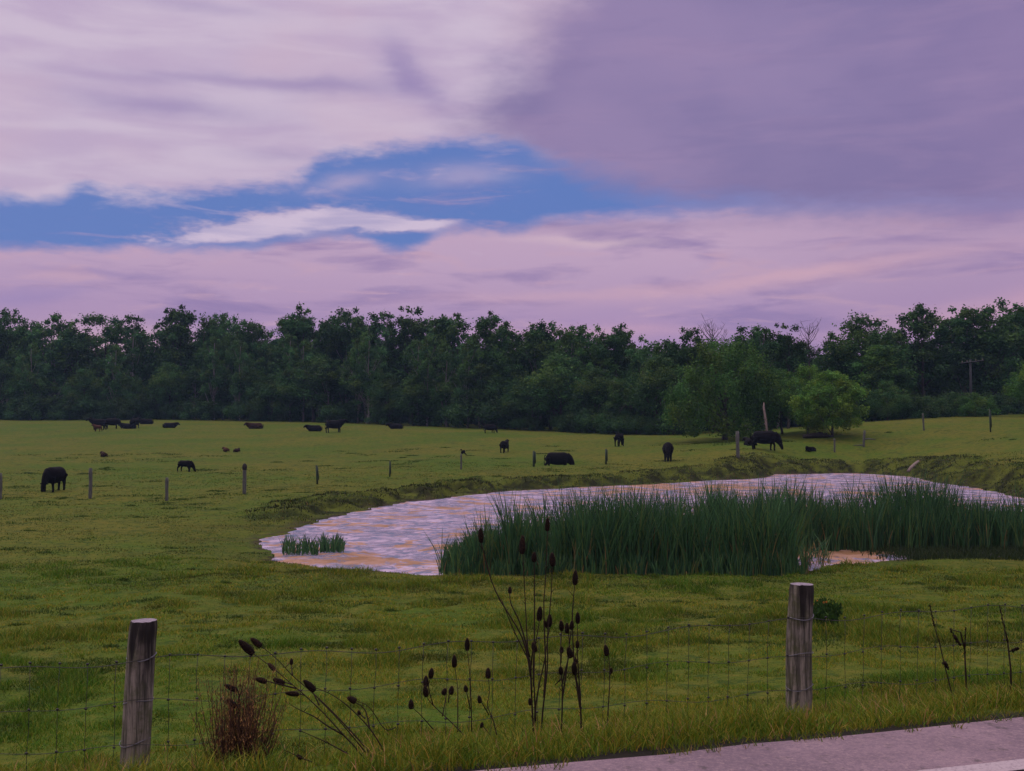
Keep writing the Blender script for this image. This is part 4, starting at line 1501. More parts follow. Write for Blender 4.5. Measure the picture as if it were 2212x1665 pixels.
def build_cattle():
    M = {('graze', False): cow_mesh('cow_grazing'), ('stand', False): cow_mesh('cow_standing', 'stand', turn=0.3), ('lie', False): cow_mesh('cow_lying', 'lie', turn=0.3),
         ('graze', True): cow_mesh('calf_grazing', 'graze', True, 0.4), ('lie', True): cow_mesh('calf_lying', 'lie', True, 0.5), ('stand', True): cow_mesh('calf_standing', 'stand', True)}
    grp = 'cattle scattered over the pasture'
    herd = [  # px, foot py, heading deg (0 = facing right), pose, calf, scale, hide, label
        (117, 1060, 263, 'graze', False, 0.88, HIDE_BLACK, 'black cow grazing head down towards us at far left, nearest of the herd'),
        (213, 928, 184, 'stand', False, 1.0, HIDE_BLACK, 'black cow standing on the crest behind a reddish calf'),
        (242, 926, 0, 'graze', False, 1.0, HIDE_BLACK, 'black cow facing right on the crest, touching the cow with the calf'),
        (211, 932, 160, 'stand', True, 0.62, HIDE_RED, 'reddish brown calf standing before two black cows on the crest'),
        (279, 926, 175, 'lie', False, 0.95, HIDE_BLACK, 'black cow lying on the crest in front of a standing cow'),
        (291, 925, 80, 'stand', False, 0.95, HIDE_BLACK, 'black cow seen end on above the lying cow on the crest'),
        (316, 916, 185, 'lie', False, 1.0, HIDE_BLACK, 'black cow lying farthest off against the foot of the wood'),
        (366, 924, 3, 'lie', False, 0.9, HIDE_BLACK, 'black cow lying alone left of the brown cow'),
        (552, 926, 185, 'lie', False, 1.0, HIDE_BROWN, 'dark brown cow lying on the crest under the wood'),
        (680, 931, 178, 'lie', False, 0.92, HIDE_BLACK, 'black cow lying flat left of a standing black cow'),
        (722, 934, 4, 'stand', False, 1.05, HIDE_BLACK, 'black cow standing side on, facing right, on the far crest'),
        (856, 926, 176, 'lie', False, 0.9, HIDE_BLACK, 'black cow lying on the crest right of the standing cow'),
        (1058, 935, 20, 'graze', False, 0.72, HIDE_BLACK, 'black cow grazing half hidden by the middle of the crest'),
        (1090, 978, 70, 'stand', False, 0.72, HIDE_BLACK, 'black young cow seen from behind below the middle crest'),
        (1203, 1006, 352, 'graze', False, 0.95, HIDE_BLACK, 'black cow grazing towards the right just above the pond bank'),
        (1338, 963, 62, 'graze', True, 0.80, HIDE_BLACK, 'small black calf on the slope near the foot of the wood'),
        (1443, 996, 262, 'graze', False, 0.98, HIDE_BLACK, 'black cow grazing head on towards the pond'),
        (1652, 972, 357, 'graze', False, 1.05, HIDE_BLACK, 'large black cow grazing side on before the willow'),
        (1620, 962, 100, 'lie', False, 0.8, HIDE_BLACK, 'black animal lying behind the rump of the large grazing cow'),
        (1751, 975, 215, 'lie', True, 0.52, HIDE_BLACK, 'dark calf lying in the grass right of the large grazing cow'),
        (224, 987, 118, 'lie', True, 0.55, HIDE_BROWN, 'small dark calf lying alone above the nearest grazing cow'),
        (400, 1019, 340, 'graze', True, 0.58, HIDE_BLACK, 'black calf grazing to the right among grass tufts'),
        (488, 976, 120, 'lie', True, 0.50, HIDE_RED, 'reddish calf lying in open pasture, left of a pair'),
        (512, 976, 75, 'lie', True, 0.46, HIDE_BROWN, 'dark brown calf lying in open pasture, right of a pair'),
    ]
    for px, py, hdg, pose, calf, sc, hd, lab in herd:
        b = place(px, py)
        if px == 1203: b = Vector((DIP[0], DIP[1], gz(*DIP)))
        o = bpy.data.objects.new('calf' if calf else 'cow', M[(pose, calf)])
        COL.objects.link(o)
        if len(o.data.materials) == 0:
            o.data.materials.append(HIDE_BLACK)
        o.material_slots[0].link = 'OBJECT'
        o.material_slots[0].material = hd
        o.location = (b.x, b.y, b.z - 0.04)
        o.rotation_euler = (0, 0, R(hdg))
        o.scale = (sc, sc, sc)
        tag(o, lab, 'calf' if calf else 'cow', grp)


build_cattle()
build_far_posts()


def build_far_things():
    # pale dead trunk under the willow
    a = at_depth(1658, 926, 86)
    t = at_depth(1650, 869, 86)
    h = t.z - gz(a.x, 86)
    e = empty('dead_tree', (a.x, 86, gz(a.x, 86)))
    mb = MB()
    mb.tube([(0.0, 0, -0.2), (-0.06, 0, h * .3), (-0.16, 0, h * .6), (-0.28, 0, h * .85), (t.x - a.x, 0, h)], [0.08, 0.08, 0.10, 0.09, 0.03], 8)
    link('trunk', mb.mesh('trunk'), W_PALE, e)
    tag(e, 'pale broken dead trunk standing under the willow', 'dead tree')
    # fallen trunks between willow and bright tree
    b = place(1765, 946)
    e = empty('fallen_log', b)
    mb = MB()
    mb.tube([(-1.1, 0, 0.12), (-0.2, 0.1, 0.20), (0.7, 0, 0.16), (1.2, 0.1, 0.10)], [0.14, 0.2, 0.18, 0.08], 9)
    mb.tube([(-0.3, 0.1, 0.2), (0.3, 0.3, 0.38), (0.9, 0.3, 0.33)], [0.12, 0.10, 0.05], 7)
    link('trunk', mb.mesh('trunk'), W_DARK, e)
    tag(e, 'dark fallen log on the grass left of the bright tree', 'log')
    # pale log on the far bank
    p0, p1 = place(1962, 1020), place(1997, 1003)
    e = empty('bleached_log', p0)
    v = p1 - p0
    mb = MB()
    up = Vector((0, 0, 0.10))
    v = Vector((35 / F * p0.y, 1.0, 17 / F * p0.y + 0.05))
    mb.tube([up * .6, v * 0.35 + up, v * 0.7 + up, v + up], [0.10, 0.12, 0.11, 0.07], 9)
    link('trunk', mb.mesh('trunk'), W_PALE, e)
    tag(e, 'bleached pale log sloping down the far pond bank', 'log')
    # utility pole
    d = 112.0
    x = at_depth(2098, HOR, d).x
    z = gz(x, d)
    h = at_depth(2098, 776, d).z - z
    e = empty('utility_pole', (x, d, z))
    mb = MB()
    mb.tube([(0, 0, -0.5), (0, 0, h * .5), (0, 0, h)], [0.14, 0.12, 0.10], 10)
    link('pole', mb.mesh('pole'), W_POLE, e)
    mb = MB()
    mb.tube([(-1.05, -0.14, h - 0.42), (1.35, -0.14, h - 0.12)], [0.07, 0.07], 4)
    ca = link('crossarm', mb.mesh('crossarm', False), W_POLE, e)
    for dx in (-0.9, -0.4, 0.5, 1.2):
        mb = MB()
        zz = h - 0.42 + (dx + 1.05) / 2.4 * 0.30
        mb.tube([(dx, -0.14, zz + 0.05), (dx, -0.14, zz + 0.13), (dx, -0.14, zz + 0.17), (dx, -0.14, zz + 0.22)], [0.02, 0.05, 0.035, 0.03], 8)
        link('insulator', mb.mesh('insulator'), W_PALE, ca)
    tag(e, 'faint utility pole with tilted crossarm before the right wood', 'utility pole')


build_far_things()


# ------------------------------------------------------------------ near wire fence
FA = Vector((-2.43, 7.1, 0))
FB = Vector((2.2, 8.5, 0))
FDIR = (FB - FA).normalized()


def wood_post_mat():
    def b(k):
        tc = k.n('ShaderNodeTexCoord')
        O = tc.outputs['Object']
        mp = k.n('ShaderNodeMapping')
        mp.inputs['Scale'].default_value = (26, 26, 1.7)
        k.put(mp.inputs['Vector'], O)
        g = k.noise(mp.outputs[0], 1.6, 7, 0.68, 0.35)
        g2 = k.noise(mp.outputs[0], 0.55, 4, 0.6, 0.6)
        sep = k.n('ShaderNodeSeparateXYZ')
        k.put(sep.inputs[0], O)
        moss = k.noise(O, 6.0, 5, 0.65)
        c = k.mix(k.sstep(g, 0.34, 0.66), (0.060, 0.056, 0.044), (0.34, 0.29, 0.235))
        c = k.mix(k.m('MULTIPLY', k.sstep(moss, 0.46, 0.64), 0.7), c, (0.080, 0.088, 0.034))
        c = k.mix(k.m('MULTIPLY', k.sstep(k.noise(O, 3.1, 4, 0.6), 0.56, 0.70), 0.7), c, (0.055, 0.035, 0.030))
        # black weather streaks that run down from the sawn top
        zz = k.m('ADD', sep.outputs[2], k.m('MULTIPLY', k.m('SUBTRACT', g2, 0.5), 1.5))
        c = k.mix(k.m('MULTIPLY', k.sstep(zz, 0.80, 1.05), 0.92), c, (0.018, 0.015, 0.016))
        return principled(k, c, 0.9, 0.15, bump(k, g, 0.012, 0.9))
    return mat('post_wood', b)


def build_fence():
    root = empty('wire_fence', (FA.x, FA.y, gz(FA.x, FA.y)))
    tag(root, 'woven wire stock fence on two stout weathered posts beside the road', 'fence')
    O = root.location
    pm = wood_post_mat()
    endm = wood('end_grain', (0.20, 0.17, 0.20), (0.34, 0.29, 0.33), (20, 20, 20))

    def post(P, h, r, lean, seed, lab):
        rng = np.random.default_rng(seed)
        mb = MB()
        seg, rows = 28, 40
        V, Q = [], []
        ph = rng.uniform(0, 6.28, 6)
        grooves = [(rng.uniform(3.4, 6.0), rng.uniform(0.03, 0.07), rng.uniform(0.55, 0.85)) for _ in range(5)]
        zb = -0.35
        for i in range(rows + 1):
            t = i / rows
            z = zb + (h - zb) * t
            cx = lean[0] * (z / h) + 0.006 * math.sin(z * 5 + ph[0])
            cy = lean[1] * (z / h) + 0.006 * math.sin(z * 4 + ph[1])
            for j in range(seg):
                th = 2 * math.pi * j / seg
                rr = r * (1.04 - 0.08 * max(0, z) / h) * (1 + 0.035 * math.sin(2 * th + ph[2] + z * 0.6) + 0.02 * math.sin(5 * th + ph[3] + 1.3 * z)
                                                          + 0.016 * math.sin(9 * z + 3 * th + ph[4]))
                for ga, gw, g0 in grooves:
                    dth = (th - ga + math.pi) % (2 * math.pi) - math.pi
                    rr -= 0.022 * math.exp(-(dth / gw / 2.2) ** 2) * max(0.0, min(1.0, (z / h - g0) * 5))
                if i == rows: rr *= 0.93
                V.append((cx + rr * math.cos(th), cy + rr * math.sin(th), z - (0 if i < rows else -0.006)))
        for i in range(rows):
            for j in range(seg):
                k = (j + 1) % seg
                Q.append((i * seg + j, i * seg + k, (i + 1) * seg + k, (i + 1) * seg + j))
        mb._add(V, Q, None)
        p = Vector((P.x, P.y, gz(P.x, P.y)))
        o = link('post', mb.mesh('post'), pm, root, p - O)
        o['label'] = lab
        # sawn top, a shallow dished disc with checks
        tb = MB()
        TV, TT = [(lean[0], lean[1], h + 0.006)], []
        for i, f in enumerate((0.5, 0.93)):
            for j in range(seg):
                v = V[rows * seg + j]
                TV.append((lean[0] + (v[0] - lean[0]) * f / 0.93, lean[1] + (v[1] - lean[1]) * f / 0.93, h + (0.010 if i == 0 else 0.0065)))
        TQ = []
        for j in range(seg):
            k = (j + 1) % seg
            TT.append((0, 1 + j, 1 + k))
            TQ.append((1 + j, 1 + seg + j, 1 + seg + k, 1 + k))
        tb._add(TV, TQ, TT)
        link('sawn_top', tb.mesh('sawn_top'), endm, o)
        return o, p
    pa, PA = post(FA, 1.028, 0.090, (0.07, 0.0), 3, 'left post leaning slightly, pale sawn top')
    pb, PB = post(FB, 1.045, 0.094, (0.025, 0.0), 8, 'right post with black streaked top and deep crack')
    # a strap of bright wire round each post
    def fence_pt(u, hgt):
        """point on the mesh, u metres along from the left post, on the road side of the posts"""
        p = FA + FDIR * u
        g0, g1 = PA.z, PB.z
        z = g0 + (g1 - g0) * u / (FB - FA).length
        n = Vector((FDIR.y, -FDIR.x, 0))
        return Vector((p.x, p.y, z)) + n * 0.108 + Vector((0.02 * hgt / 0.8, 0, hgt))
    Lf = (FB - FA).length
    hts = [0.80, 0.53, 0.27, 0.05]
    us = np.arange(-2.2, Lf + 3.6, 0.06)
    for q, hg in enumerate(hts):
        mb = MB()
        pts = []
        for u in us:
            t = u / Lf
            sag = 0.016 * math.sin(2 * math.pi * u / 0.9 + q) + 0.012 * math.sin(u * 3.3 + q * 2) + (-0.025 * math.sin(math.pi * min(1, max(0, t))) if q == 0 else 0)
            pts.append(fence_pt(u, hg + sag) - O)
        mb.tube(pts, 0.0019 if q else 0.0024, 4)
        link('line_wire', mb.mesh('line_wire'), WIRE, root)
    for i, u in enumerate(np.arange(-2.1, Lf + 3.5, 0.165)):
        if abs(u) < 0.10 or abs(u - Lf) < 0.10: continue
        mb = MB()
        j = random.uniform(-0.012, 0.012)
        pts = []
        for hg in (hts[0] + 0.012, 0.66, hts[1], 0.40, hts[2], 0.16, hts[3]):
            t = u / Lf
            sag = 0.016 * math.sin(2 * math.pi * u / 0.9) - (0.025 * math.sin(math.pi * min(1, max(0, t))) if hg > 0.7 else 0)
            pts.append(fence_pt(u + j * (0.8 - hg) + random.uniform(-.006, .006), hg + sag * (hg / 0.8)) - O)
        mb.tube(pts, 0.0018, 4)
        for hi in (0, 2, 4):
            mb.ell(pts[hi], np.eye(3), (0.011, 0.007, 0.008), 6, 4)
        link('stay_wire', mb.mesh('stay_wire'), WIRE, root)
    for (P, r, lean) in ((PA, 0.092, 0.07), (PB, 0.098, 0.025)):
        for hg in hts[:3]:
            mb = MB()
            ring = []
            for k in range(25):
                th = 2 * math.pi * k / 24
                rr = r * (1.055 - 0.08 * hg)
                ring.append(Vector((P.x + lean * hg / 1.06 + rr * math.cos(th), P.y + rr * math.sin(th), P.z + hg + 0.012 * math.sin(th * 2 + hg * 9) + (0.012 * math.cos(th)))) - O)
            mb.tube(ring, 0.0038 if hg > 0.7 else 0.0026, 5, caps=False)
            link('tie_wire', mb.mesh('tie_wire'), TIE, root)


TIE = flatmat('galvanised_tie', (0.15, 0.145, 0.17), 0.4, 0.5)
build_fence()


# ------------------------------------------------------------------ teasels, docks and weeds
STEM = flatmat('dry_stem', (0.030, 0.019, 0.013), 0.85, 0.15)
HEADM = leafy('seed_head_brown', 0.10, False, 0.9)


def head_mesh(L, W, rng, dark=1.0):
    """a bristly teasel head, base at the origin, pointing to +Z"""
    mb = MB()
    c1 = (0.013 * dark, 0.0085 * dark, 0.0065 * dark)
    nz, seg = 8, 12
    pts, rad = [], []
    for i in range(nz + 1):
        t = i / nz
        pts.append((0, 0, L * t))
        rad.append(max(0.002, W / 2 * (math.sin(math.pi * (0.10 + 0.86 * t)) ** 0.55) * (1.05 - 0.22 * t)))
    mb.tube(pts, rad, seg, c1)
    tips = []
    for i in range(190):                                  # spines
        t = rng.uniform(0.02, 1.0)
        a = rng.uniform(0, 6.283)
        r = W / 2 * (math.sin(math.pi * (0.10 + 0.86 * t)) ** 0.55) * (1.05 - 0.22 * t) * 0.95
        p = Vector((r * math.cos(a), r * math.sin(a), L * t))
        dr = Vector((math.cos(a), math.sin(a), 0.55 + rng.uniform(0, 0.5))).normalized()
        q = p + dr * W * rng.uniform(0.16, 0.36)
        s = Vector((-math.sin(a), math.cos(a), 0)) * W * 0.022
        n0 = mb.n
        mb._add([tuple(p - s), tuple(p + s), tuple(q)], None, [(0, 1, 2)], (0.13 * dark, 0.062 * dark, 0.030 * dark))
    for i in range(6):                                    # long bracts under the head
        a = i / 6 * 6.283 + rng.uniform(-.3, .3)
        p = Vector((W * .2 * math.cos(a), W * .2 * math.sin(a), L * 0.03))
        q = p + Vector((math.cos(a) * W * .65, math.sin(a) * W * .65, L * rng.uniform(.15, .45)))
        mb.tube([p, p.lerp(q, .6) + Vector((0, 0, -L * .06)), q], [W * .03, W * .025, W * .008], 3, (0.04 * dark, 0.024 * dark, 0.015 * dark))
    return mb.mesh('seed_head')


def plant(name, label, cat, group, d, base_px, stems, heads, conv, r0=0.0050, jitter=0.10, seed=1):
    """stems / heads given in picture units of conv(); stands at depth d"""
    rng = np.random.default_rng(seed)
    b = conv(*base_px)
    P0 = at_depth(b[0], b[1], d)
    P0.z = gz(P0.x, d)
    e = empty(name, P0)

    def pt(x, y, dd):
        v = conv(x, y)
        return at_depth(v[0], v[1], d + dd) - P0
    mb = MB()
    for st in stems:
        dd = rng.uniform(-jitter, jitter)
        pts = [pt(*q, dd * min(1.0, i / max(1, len(st) - 1) * 1.5)) for i, q in enumerate(st)]
        # resample smoothly
        fine = []
        n = len(pts)
        for i in range(n - 1):
            a0, a1, a2, a3 = pts[max(0, i - 1)], pts[i], pts[i + 1], pts[min(n - 1, i + 2)]
            for k in range(4):
                t = k / 4
                fine.append(0.5 * ((2 * a1) + (a2 - a0) * t + (2 * a0 - 5 * a1 + 4 * a2 - a3) * t * t + (3 * a1 - a0 - 3 * a2 + a3) * t ** 3))
        fine.append(pts[-1])
        m = len(fine)
        mb.tube(fine, [r0 * (1 - 0.62 * i / (m - 1)) for i in range(m)], 5)
        # small leaf bases at the nodes
        for k in range(2, m - 2, 5):
            dirn = Vector((rng.choice([-1, 1]) * 0.03, rng.uniform(-.02, .02), 0.035)) * rng.uniform(0.5, 1.2)
            mb.tube([fine[k], fine[k] + dirn], [r0 * .5, r0 * .12], 3)
    link('stem', mb.mesh('stem'), STEM, e)
    s = (conv(1, 0)[0] - conv(0, 0)[0]) * d / F             # metres per picture unit
    for h in heads:
        cx, cy, L, W, ang = h[:5]
        dk = h[5] if len(h) > 5 else 1.0
        c = pt(cx, cy, rng.uniform(-jitter, jitter))
        Lm, Wm = L * s, W * s * 0.92
        up = Vector((math.sin(R(ang)), rng.uniform(-0.25, 0.25), math.cos(R(ang)))).normalized()
        o = link('seed_head', head_mesh(Lm, Wm, rng, dk), HEADM, e)
        o.rotation_euler = up.to_track_quat('Z', 'Y').to_euler()
        o.location = c - up * Lm / 2
    tag(e, label, cat, group)
    return e


def build_weeds():
    g = 'dead teasels on the verge'
    c8 = lambda x, y: (1025.1 + 0.2995 * x, 1108.2 + 0.2995 * y)
    c7 = lambda x, y: (387.9 + 0.2013 * x, 1329.9 + 0.2013 * y)
    c5 = lambda x, y: (720.3 + x / 2.979, 1111.0 + y / 2.979)
    c6 = lambda x, y: (1440.7 + x / 2.868, 1111.0 + y / 2.868)
    plant('teasel_plant', 'tallest dead teasel of several forking stems with heads against the reeds', 'teasel', g, 7.0, (430, 1600),
          [[(425, 1600), (412, 1330), (400, 1090), (385, 1000), (370, 720), (358, 480), (347, 285)],
           [(412, 1300), (402, 1100), (385, 1050), (300, 880), (240, 740), (196, 625)],
           [(432, 1560), (440, 1400), (470, 1220), (502, 1080), (522, 940), (545, 815)],
           [(480, 1600), (492, 1430), (512, 1250), (527, 1080), (526, 900), (548, 640), (556, 520), (562, 375)],
           [(405, 1130), (418, 1010), (445, 915), (470, 765)], [(440, 1500), (432, 1300), (422, 1100), (430, 990)],
           [(500, 1330), (512, 1100), (505, 880), (500, 640), (512, 480), (526, 125)],
           [(398, 1040), (330, 800), (262, 650), (255, 570)], [(405, 1180), (345, 900), (150, 560), (60, 260), (45, 200)],
           [(425, 1250), (432, 900), (432, 520), (430, 340)]],
          [(345, 228, 135, 52, 2), (430, 318, 70, 42, 0), (562, 335, 95, 50, -4), (526, 82, 95, 40, 2), (45, 160, 105, 46, -4), (470, 725, 105, 50, 4), (541, 775, 90, 46, 3),
           (514, 800, 50, 32, -20), (430, 967, 70, 46, -16), (255, 555, 48, 32, 0), (400, 1360, 50, 30, -5)], c8, 0.0062, 0.12, 21)
    plant('teasel_plant', 'upright dead teasel with heads clustered in threes right of the tallest', 'teasel', g, 7.05, (700, 1620),
          [[(625, 1620), (632, 1420), (633, 1250), (626, 1165), (620, 1060), (628, 850)],
           [(772, 1600), (766, 1430), (748, 1260), (730, 1170), (726, 1070), (740, 980)],
           [(772, 1580), (760, 1300), (750, 1150), (742, 1000), (744, 800)], [(628, 1250), (668, 1080), (685, 1030)],
           [(632, 1350), (668, 1100), (684, 930), (668, 850)], [(684, 940), (700, 830)], [(760, 1400), (720, 1100), (706, 760), (715, 600), (724, 510)], [(620, 1200), (580, 1240)], [(622, 1080), (628, 990)]],
          [(726, 465, 105, 48, 3), (744, 755, 82, 40, 0), (627, 812, 74, 42, -4), (667, 830, 76, 40, 0), (701, 808, 64, 38, 6), (742, 945, 56, 32, 2), (628, 985, 46, 36, 0),
           (686, 1005, 78, 52, -14), (720, 1118, 96, 46, -3), (727, 1068, 50, 34, 0), (622, 1135, 62, 38, -4)], c8, 0.0060, 0.10, 22)
    plant('teasel_plant', 'single slender teasel stem with two heads standing apart on the right', 'teasel', g, 7.2, (962, 1560),
          [[(960, 1560), (962, 1450), (975, 1220), (972, 1090), (964, 1020)], [(974, 1180), (983, 1145)]],
          [(950, 990, 78, 46, -9), (984, 1136, 42, 30, 4)], c8, 0.0050, 0.05, 23)
    plant('teasel_plant', 'dead teasel bent over to the left with long fat heads near the left post', 'teasel', g, 6.3, (2040, 1600),
          [[(2060, 1640), (1900, 1430), (1750, 1270), (1560, 1060), (1340, 850), (1200, 730), (1000, 560), (775, 395)],
           [(2100, 1640), (2020, 1450), (1820, 1220), (1640, 1030), (1430, 830), (1210, 640), (1060, 480), (870, 320)],
           [(2260, 1640), (2190, 1450), (2040, 1210), (1840, 1000), (1640, 850), (1455, 772)],
           [(1760, 1280), (1600, 1190), (1440, 1080), (1330, 1030), (1190, 955)], [(1800, 1480), (1740, 1445), (1560, 1350), (1310, 1240)],
           [(1340, 850), (1270, 838)], [(1200, 735), (1115, 710)], [(1250, 780), (1010, 720), (930, 700)], [(2040, 1210), (1990, 1010), (1890, 930)],
           [(1500, 960), (1450, 860), (1420, 800)], [(1210, 640), (1200, 520)], [(2120, 1640), (1960, 1420), (1700, 1110), (1500, 905)], [(1990, 1100), (1930, 1050)],
           [(1540, 1620), (1400, 1560), (1290, 1520), (1110, 1430)]],
          [(715, 338, 215, 98, -44), (822, 286, 140, 78, -52), (986, 546, 105, 58, -46, 2.2), (876, 692, 122, 72, -72), (1064, 705, 134, 76, -68), (1208, 836, 150, 66, -86),
           (1392, 748, 165, 82, -44), (1850, 902, 100, 72, -55), (1926, 1040, 48, 40, -30), (1200, 492, 66, 46, 0), (1285, 1515, 70, 55, -50)], c7, 0.0052, 0.12, 24)
    plant('teasel_plant', 'teasel stem with two heads rising out of the rusty dead weed', 'teasel', g, 6.15, (640, 1700),
          [[(650, 1700), (640, 1300), (640, 1000), (650, 860), (690, 710)], [(645, 900), (630, 810), (600, 790)], [(640, 1010), (620, 980), (600, 960)], [(690, 1300), (660, 1230), (640, 1215)]],
          [(550, 772, 155, 66, -66), (562, 940, 125, 72, -56), (640, 1205, 95, 60, -60, 1.4)], c7, 0.0050, 0.08, 25)
    plant('teasel_plant', 'low teasel with small heads scattered between the bent and tallest ones', 'teasel', g, 6.7, (860, 1420),
          [[(840, 1420), (755, 1335), (640, 1225), (600, 1165), (595, 1060)], [(640, 1225), (612, 1110), (627, 1050)], [(800, 1400), (800, 1200), (798, 1100), (780, 975)],
           [(890, 1400), (882, 1100), (862, 870)], [(1050, 1420), (1030, 1330), (992, 1230), (1004, 1140), (996, 1050)], [(740, 1210), (745, 1160), (758, 1140)], [(700, 1300), (720, 1200), (714, 1155)],
           [(880, 1250), (860, 1160), (852, 1130)], [(1000, 1290), (960, 1220), (942, 1200)], [(640, 1380), (560, 1290), (505, 1240)], [(400, 1370), (330, 1380), (230, 1240), (130, 1195)], [(1010, 1420), (960, 1360)]],
          [(861, 836, 80, 38, 0), (778, 945, 78, 40, 0), (629, 1022, 64, 40, 8), (595, 1074, 70, 42, 0), (593, 1138, 70, 42, -8), (714, 1140, 44, 38, 20), (759, 1132, 54, 40, 10), (852, 1121, 44, 32, -10),
           (500, 1222, 62, 42, -5), (940, 1190, 48, 32, -8), (995, 1022, 66, 40, 0), (118, 1190, 62, 44, -70), (165, 1276, 30, 26, 0), (955, 1355, 34, 26, 10)], c5, 0.0040, 0.16, 26)
    # dark dock stalks on the right
    gd = 'dark dock stalks by the right end of the fence'
    docks = [([(1862, 1150), (1850, 960), (1845, 860), (1850, 700)], [(1850, 860), (1820, 730), (1755, 712)], 'thick dark dock stalk with a bent side branch right of the post', 8.2, 31),
             ([(1790, 1160), (1755, 1070), (1712, 900), (1690, 800), (1655, 690), (1630, 560)], [(1712, 900), (1740, 960)], 'thin crooked dock stalk leaning left', 8.3, 32),
             ([(2134, 1150), (2130, 960), (2112, 800), (2060, 560)], [(2118, 850), (2180, 830)], 'reddish dock stalk with a dark seed clump near the right edge', 8.1, 33)]
    for main, br, lab, d, sd in docks:
        rng = np.random.default_rng(sd)
        b = c6(*main[0])
        P0 = at_depth(b[0], b[1], d)
        P0.z = gz(P0.x, d)
        e = empty('dock_plant', P0)
        mb = MB()
        M = [at_depth(*c6(*q), d) - P0 for q in main]
        M[0] = Vector((M[0].x, 0, -0.02))
        mb.tube(M, [0.008, 0.0065, 0.005, 0.0025][:len(M)] if len(M) == 4 else [0.0055, 0.005, 0.0045, 0.004, 0.003, 0.002], 6)
        Bp = [at_depth(*c6(*q), d) - P0 for q in br]
        mb.tube(Bp, [0.006] * (len(Bp) - 1) + [0.003], 5)
        link('stem', mb.mesh('stem'), STEM, e)
        sb = MB()
        top = M[-1]
        mid = M[-2]
        pts = [mid.lerp(top, i / 26) + Vector(rng.normal(0, 0.0025, 3)) for i in range(27)]
        sb.tube(pts, [0.003 + abs(rng.normal(0, 0.004)) * (1 - 0.5 * i / 26) for i in range(27)], 6, (0.020, 0.012, 0.009))
        link('seed_spike', sb.mesh('seed_spike'), HEADM, e)
        sb = MB()
        pts = [Bp[0].lerp(Bp[-1], 0.35 + 0.65 * i / 18) + Vector(rng.normal(0, 0.004, 3)) for i in range(19)]
        sb.tube(pts, [0.004 + abs(rng.normal(0, 0.006)) for i in range(19)], 6, (0.020, 0.012, 0.009))
        link('seed_spike', sb.mesh('seed_spike'), HEADM, e)
        tag(e, lab, 'dock', gd)
    # rusty dead weed by the left post
    d = 6.2
    b = at_depth(512, 1700, d)
    P0 = Vector((b.x, d, gz(b.x, d)))
    e = empty('dead_weed', P0)
    mm = d / F
    n = 190
    ang = RNG.normal(0.08, 0.19, n)
    hgt = RNG.uniform(0.30, 0.66, n) * np.exp(-(ang - 0.08) ** 2 * 4)
    stems = MB()
    sp = []
    for i in range(n):
        x0, y0 = RNG.normal(0, 0.055), RNG.normal(0, 0.06)
        x1 = x0 + math.sin(ang[i]) * hgt[i] + x0 * 0.8
        top = Vector((x1, y0 * 1.6, hgt[i]))
        base = Vector((x0, y0, -0.02))
        mid = base.lerp(top, 0.55) + Vector((RNG.normal(0, .012), 0, 0))
        stems.tube([base, mid, top], [0.0028, 0.0022, 0.001], 3, (0.06, 0.032, 0.02))
        for k in range(26):
            t = RNG.uniform(0.35, 1.0)
            q = base.lerp(mid, min(1, t / 0.55)) if t < 0.55 else mid.lerp(top, (t - 0.55) / 0.45)
            sp.append((*(q + Vector((RNG.normal(0, .016), RNG.normal(0, .016), 0))), t))
    link('stems', stems.mesh('stems'), HEADM, e)
    sp = np.array(sp)
    m = len(sp)
    rust = pick([(0.15, 0.080, 0.030), (0.28, 0.145, 0.055), (0.055, 0.032, 0.016), (0.44, 0.24, 0.09)], [0.4, 0.25, 0.27, 0.08], m)
    V, f, C = blades(sp[:, :3], RNG.uniform(0.012, 0.030, m), RNG.uniform(0.003, 0.006, m), RNG.uniform(0, 1.0, m), rust, 1)
    link('seed_spray', np_mesh('seed_spray', V, f, C), HEADM, e)
    tag(e, 'bushy rust brown dead weed at the foot of the verge right of the left post', 'weed')
    # green broad grass blades over its foot
    n = 60
    P = np.stack([RNG.normal(0.05, 0.16, n), RNG.normal(-0.12, 0.05, n), np.full(n, 0.0)], -1) + np.array(tuple(P0))
    P[:, 2] = ground(P[:, 0], P[:, 1])
    V, f, C = blades(P, RNG.uniform(0.10, 0.26, n), RNG.uniform(0.006, 0.013, n), RNG.uniform(0.3, 1.4, n), pick([(0.08, 0.15, 0.025), (0.12, 0.15, 0.03)], [0.6, 0.4], n), 4)
    tag(link('coarse_grass', np_mesh('coarse_grass', V, f, C), LEAF), 'coarse green grass arching over the foot of the rusty weed', 'grass', kind='stuff')
    # round green weed behind the right post
    b = place(1782, 1358)
    e = empty('leafy_weed', b)
    ppm = F / b.y
    rw, hh = 32 / ppm, 56 / ppm
    n = 1500
    u = RNG.normal(0, 1, (n, 3))
    u /= np.linalg.norm(u, axis=1)[:, None]
    r = RNG.uniform(0.3, 1.0, n) ** 0.5
    lob = 1 + 0.34 * np.sin(3 * np.arctan2(u[:, 1], u[:, 0]) + 4 * u[:, 2])
    C0 = u * (r * lob)[:, None] * np.array([rw, rw, hh * 0.52]) + np.array([0, 0, hh * 0.48])
    C0[:, 2] = np.maximum(C0[:, 2], 0.0)
    V, f, C = blades(C0, RNG.uniform(0.03, 0.07, n), RNG.uniform(0.016, 0.03, n), RNG.uniform(0, 1.1, n), pick([(0.035, 0.085, 0.016), (0.05, 0.105, 0.02), (0.025, 0.06, 0.014)], [0.5, 0.3, 0.2], n), 2)
    link('leaves', np_mesh('leaves', V, f, C), LEAF, e)
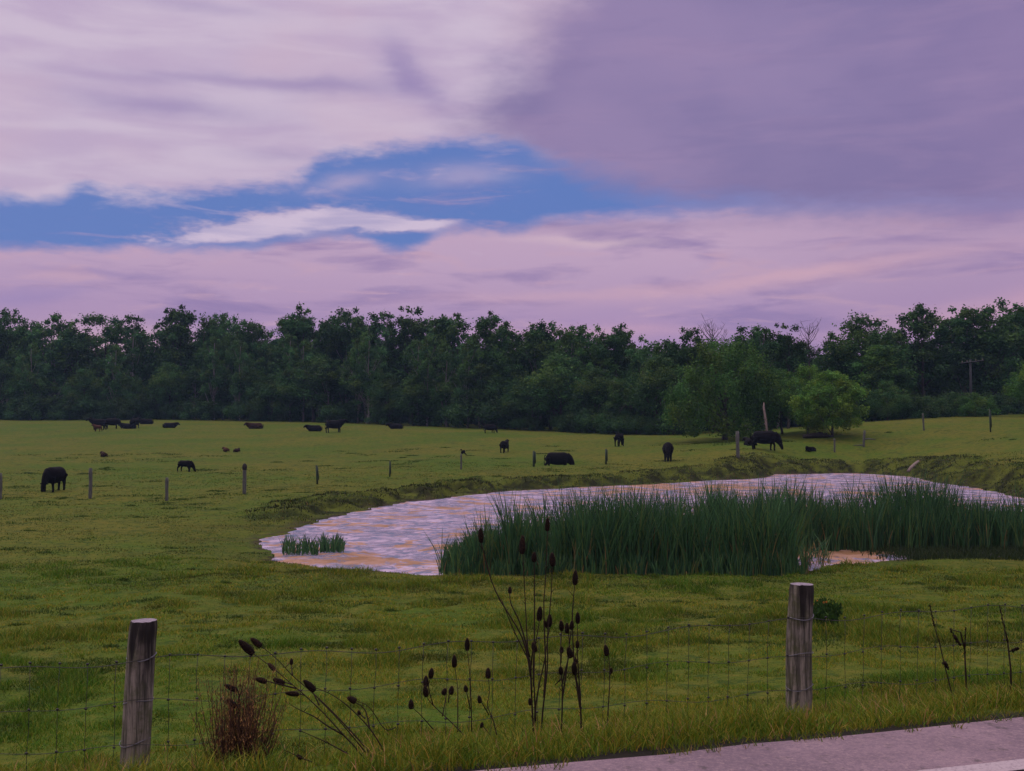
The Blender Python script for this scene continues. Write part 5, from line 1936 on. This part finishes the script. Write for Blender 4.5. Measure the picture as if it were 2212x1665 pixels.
    st = MB()
    for i in range(14):
        st.tube([(0, 0, -0.02), (RNG.normal(0, rw * .35), RNG.normal(0, rw * .3), hh * .4), (RNG.normal(0, rw * .6), RNG.normal(0, rw * .4), hh * .8)], [0.006, 0.004, 0.002], 4, (0.04, 0.07, 0.02))
    link('stems', st.mesh('stems'), HEADM, e)
    for px, py in ((1756, 1304), (1765, 1298), (1779, 1301), (1785, 1300), (1803, 1313)):
        q = at_depth(px, py, b.y - 0.05) - b
        fm = MB()
        for k in range(6):
            a = k / 6 * 6.28
            fm.ell(q + Vector((math.cos(a) * .009, -0.006, math.sin(a) * .009)), np.eye(3), (0.006, 0.004, 0.006), 6, 4, (0.60, 0.22, 0.04))
        fm.tube([q + Vector((0, 0, -0.01)), Vector((q.x * .6, 0, hh * .6))], [0.0025, 0.003], 4, (0.05, 0.09, 0.02))
        link('flower', fm.mesh('flower'), FLOWER, e)
    tag(e, 'round green weed with orange flowers just right of the right post', 'weed')


FLOWER = leafy('flower_petal', 0.2)
build_weeds()


# ------------------------------------------------------------------ evening air
def build_haze():
    x, y0, y1, z0, z1 = 4200, -4200, 4200, -5.0, 26.0
    V = [(-x, y0, z0), (x, y0, z0), (x, y1, z0), (-x, y1, z0), (-x, y0, z1), (x, y0, z1), (x, y1, z1), (-x, y1, z1)]
    Q = np.array([(0, 3, 2, 1), (4, 5, 6, 7), (0, 1, 5, 4), (1, 2, 6, 5), (2, 3, 7, 6), (3, 0, 4, 7)])
    me = np_mesh('haze', V, [Q])
    m = bpy.data.materials.new('evening_haze')
    m.use_nodes = True
    m.node_tree.nodes.clear()
    k = NT(m.node_tree)
    out = k.n('ShaderNodeOutputMaterial')
    v = k.n('ShaderNodeVolumePrincipled')
    v.inputs['Color'].default_value = (0.42, 0.66, 1.0, 1)
    v.inputs['Density'].default_value = 0.00026
    k.put(out.inputs['Volume'], v.outputs[0])
    tag(link('haze', me, m), 'thin bluish evening haze over the pasture', 'haze', kind='stuff')


build_haze()
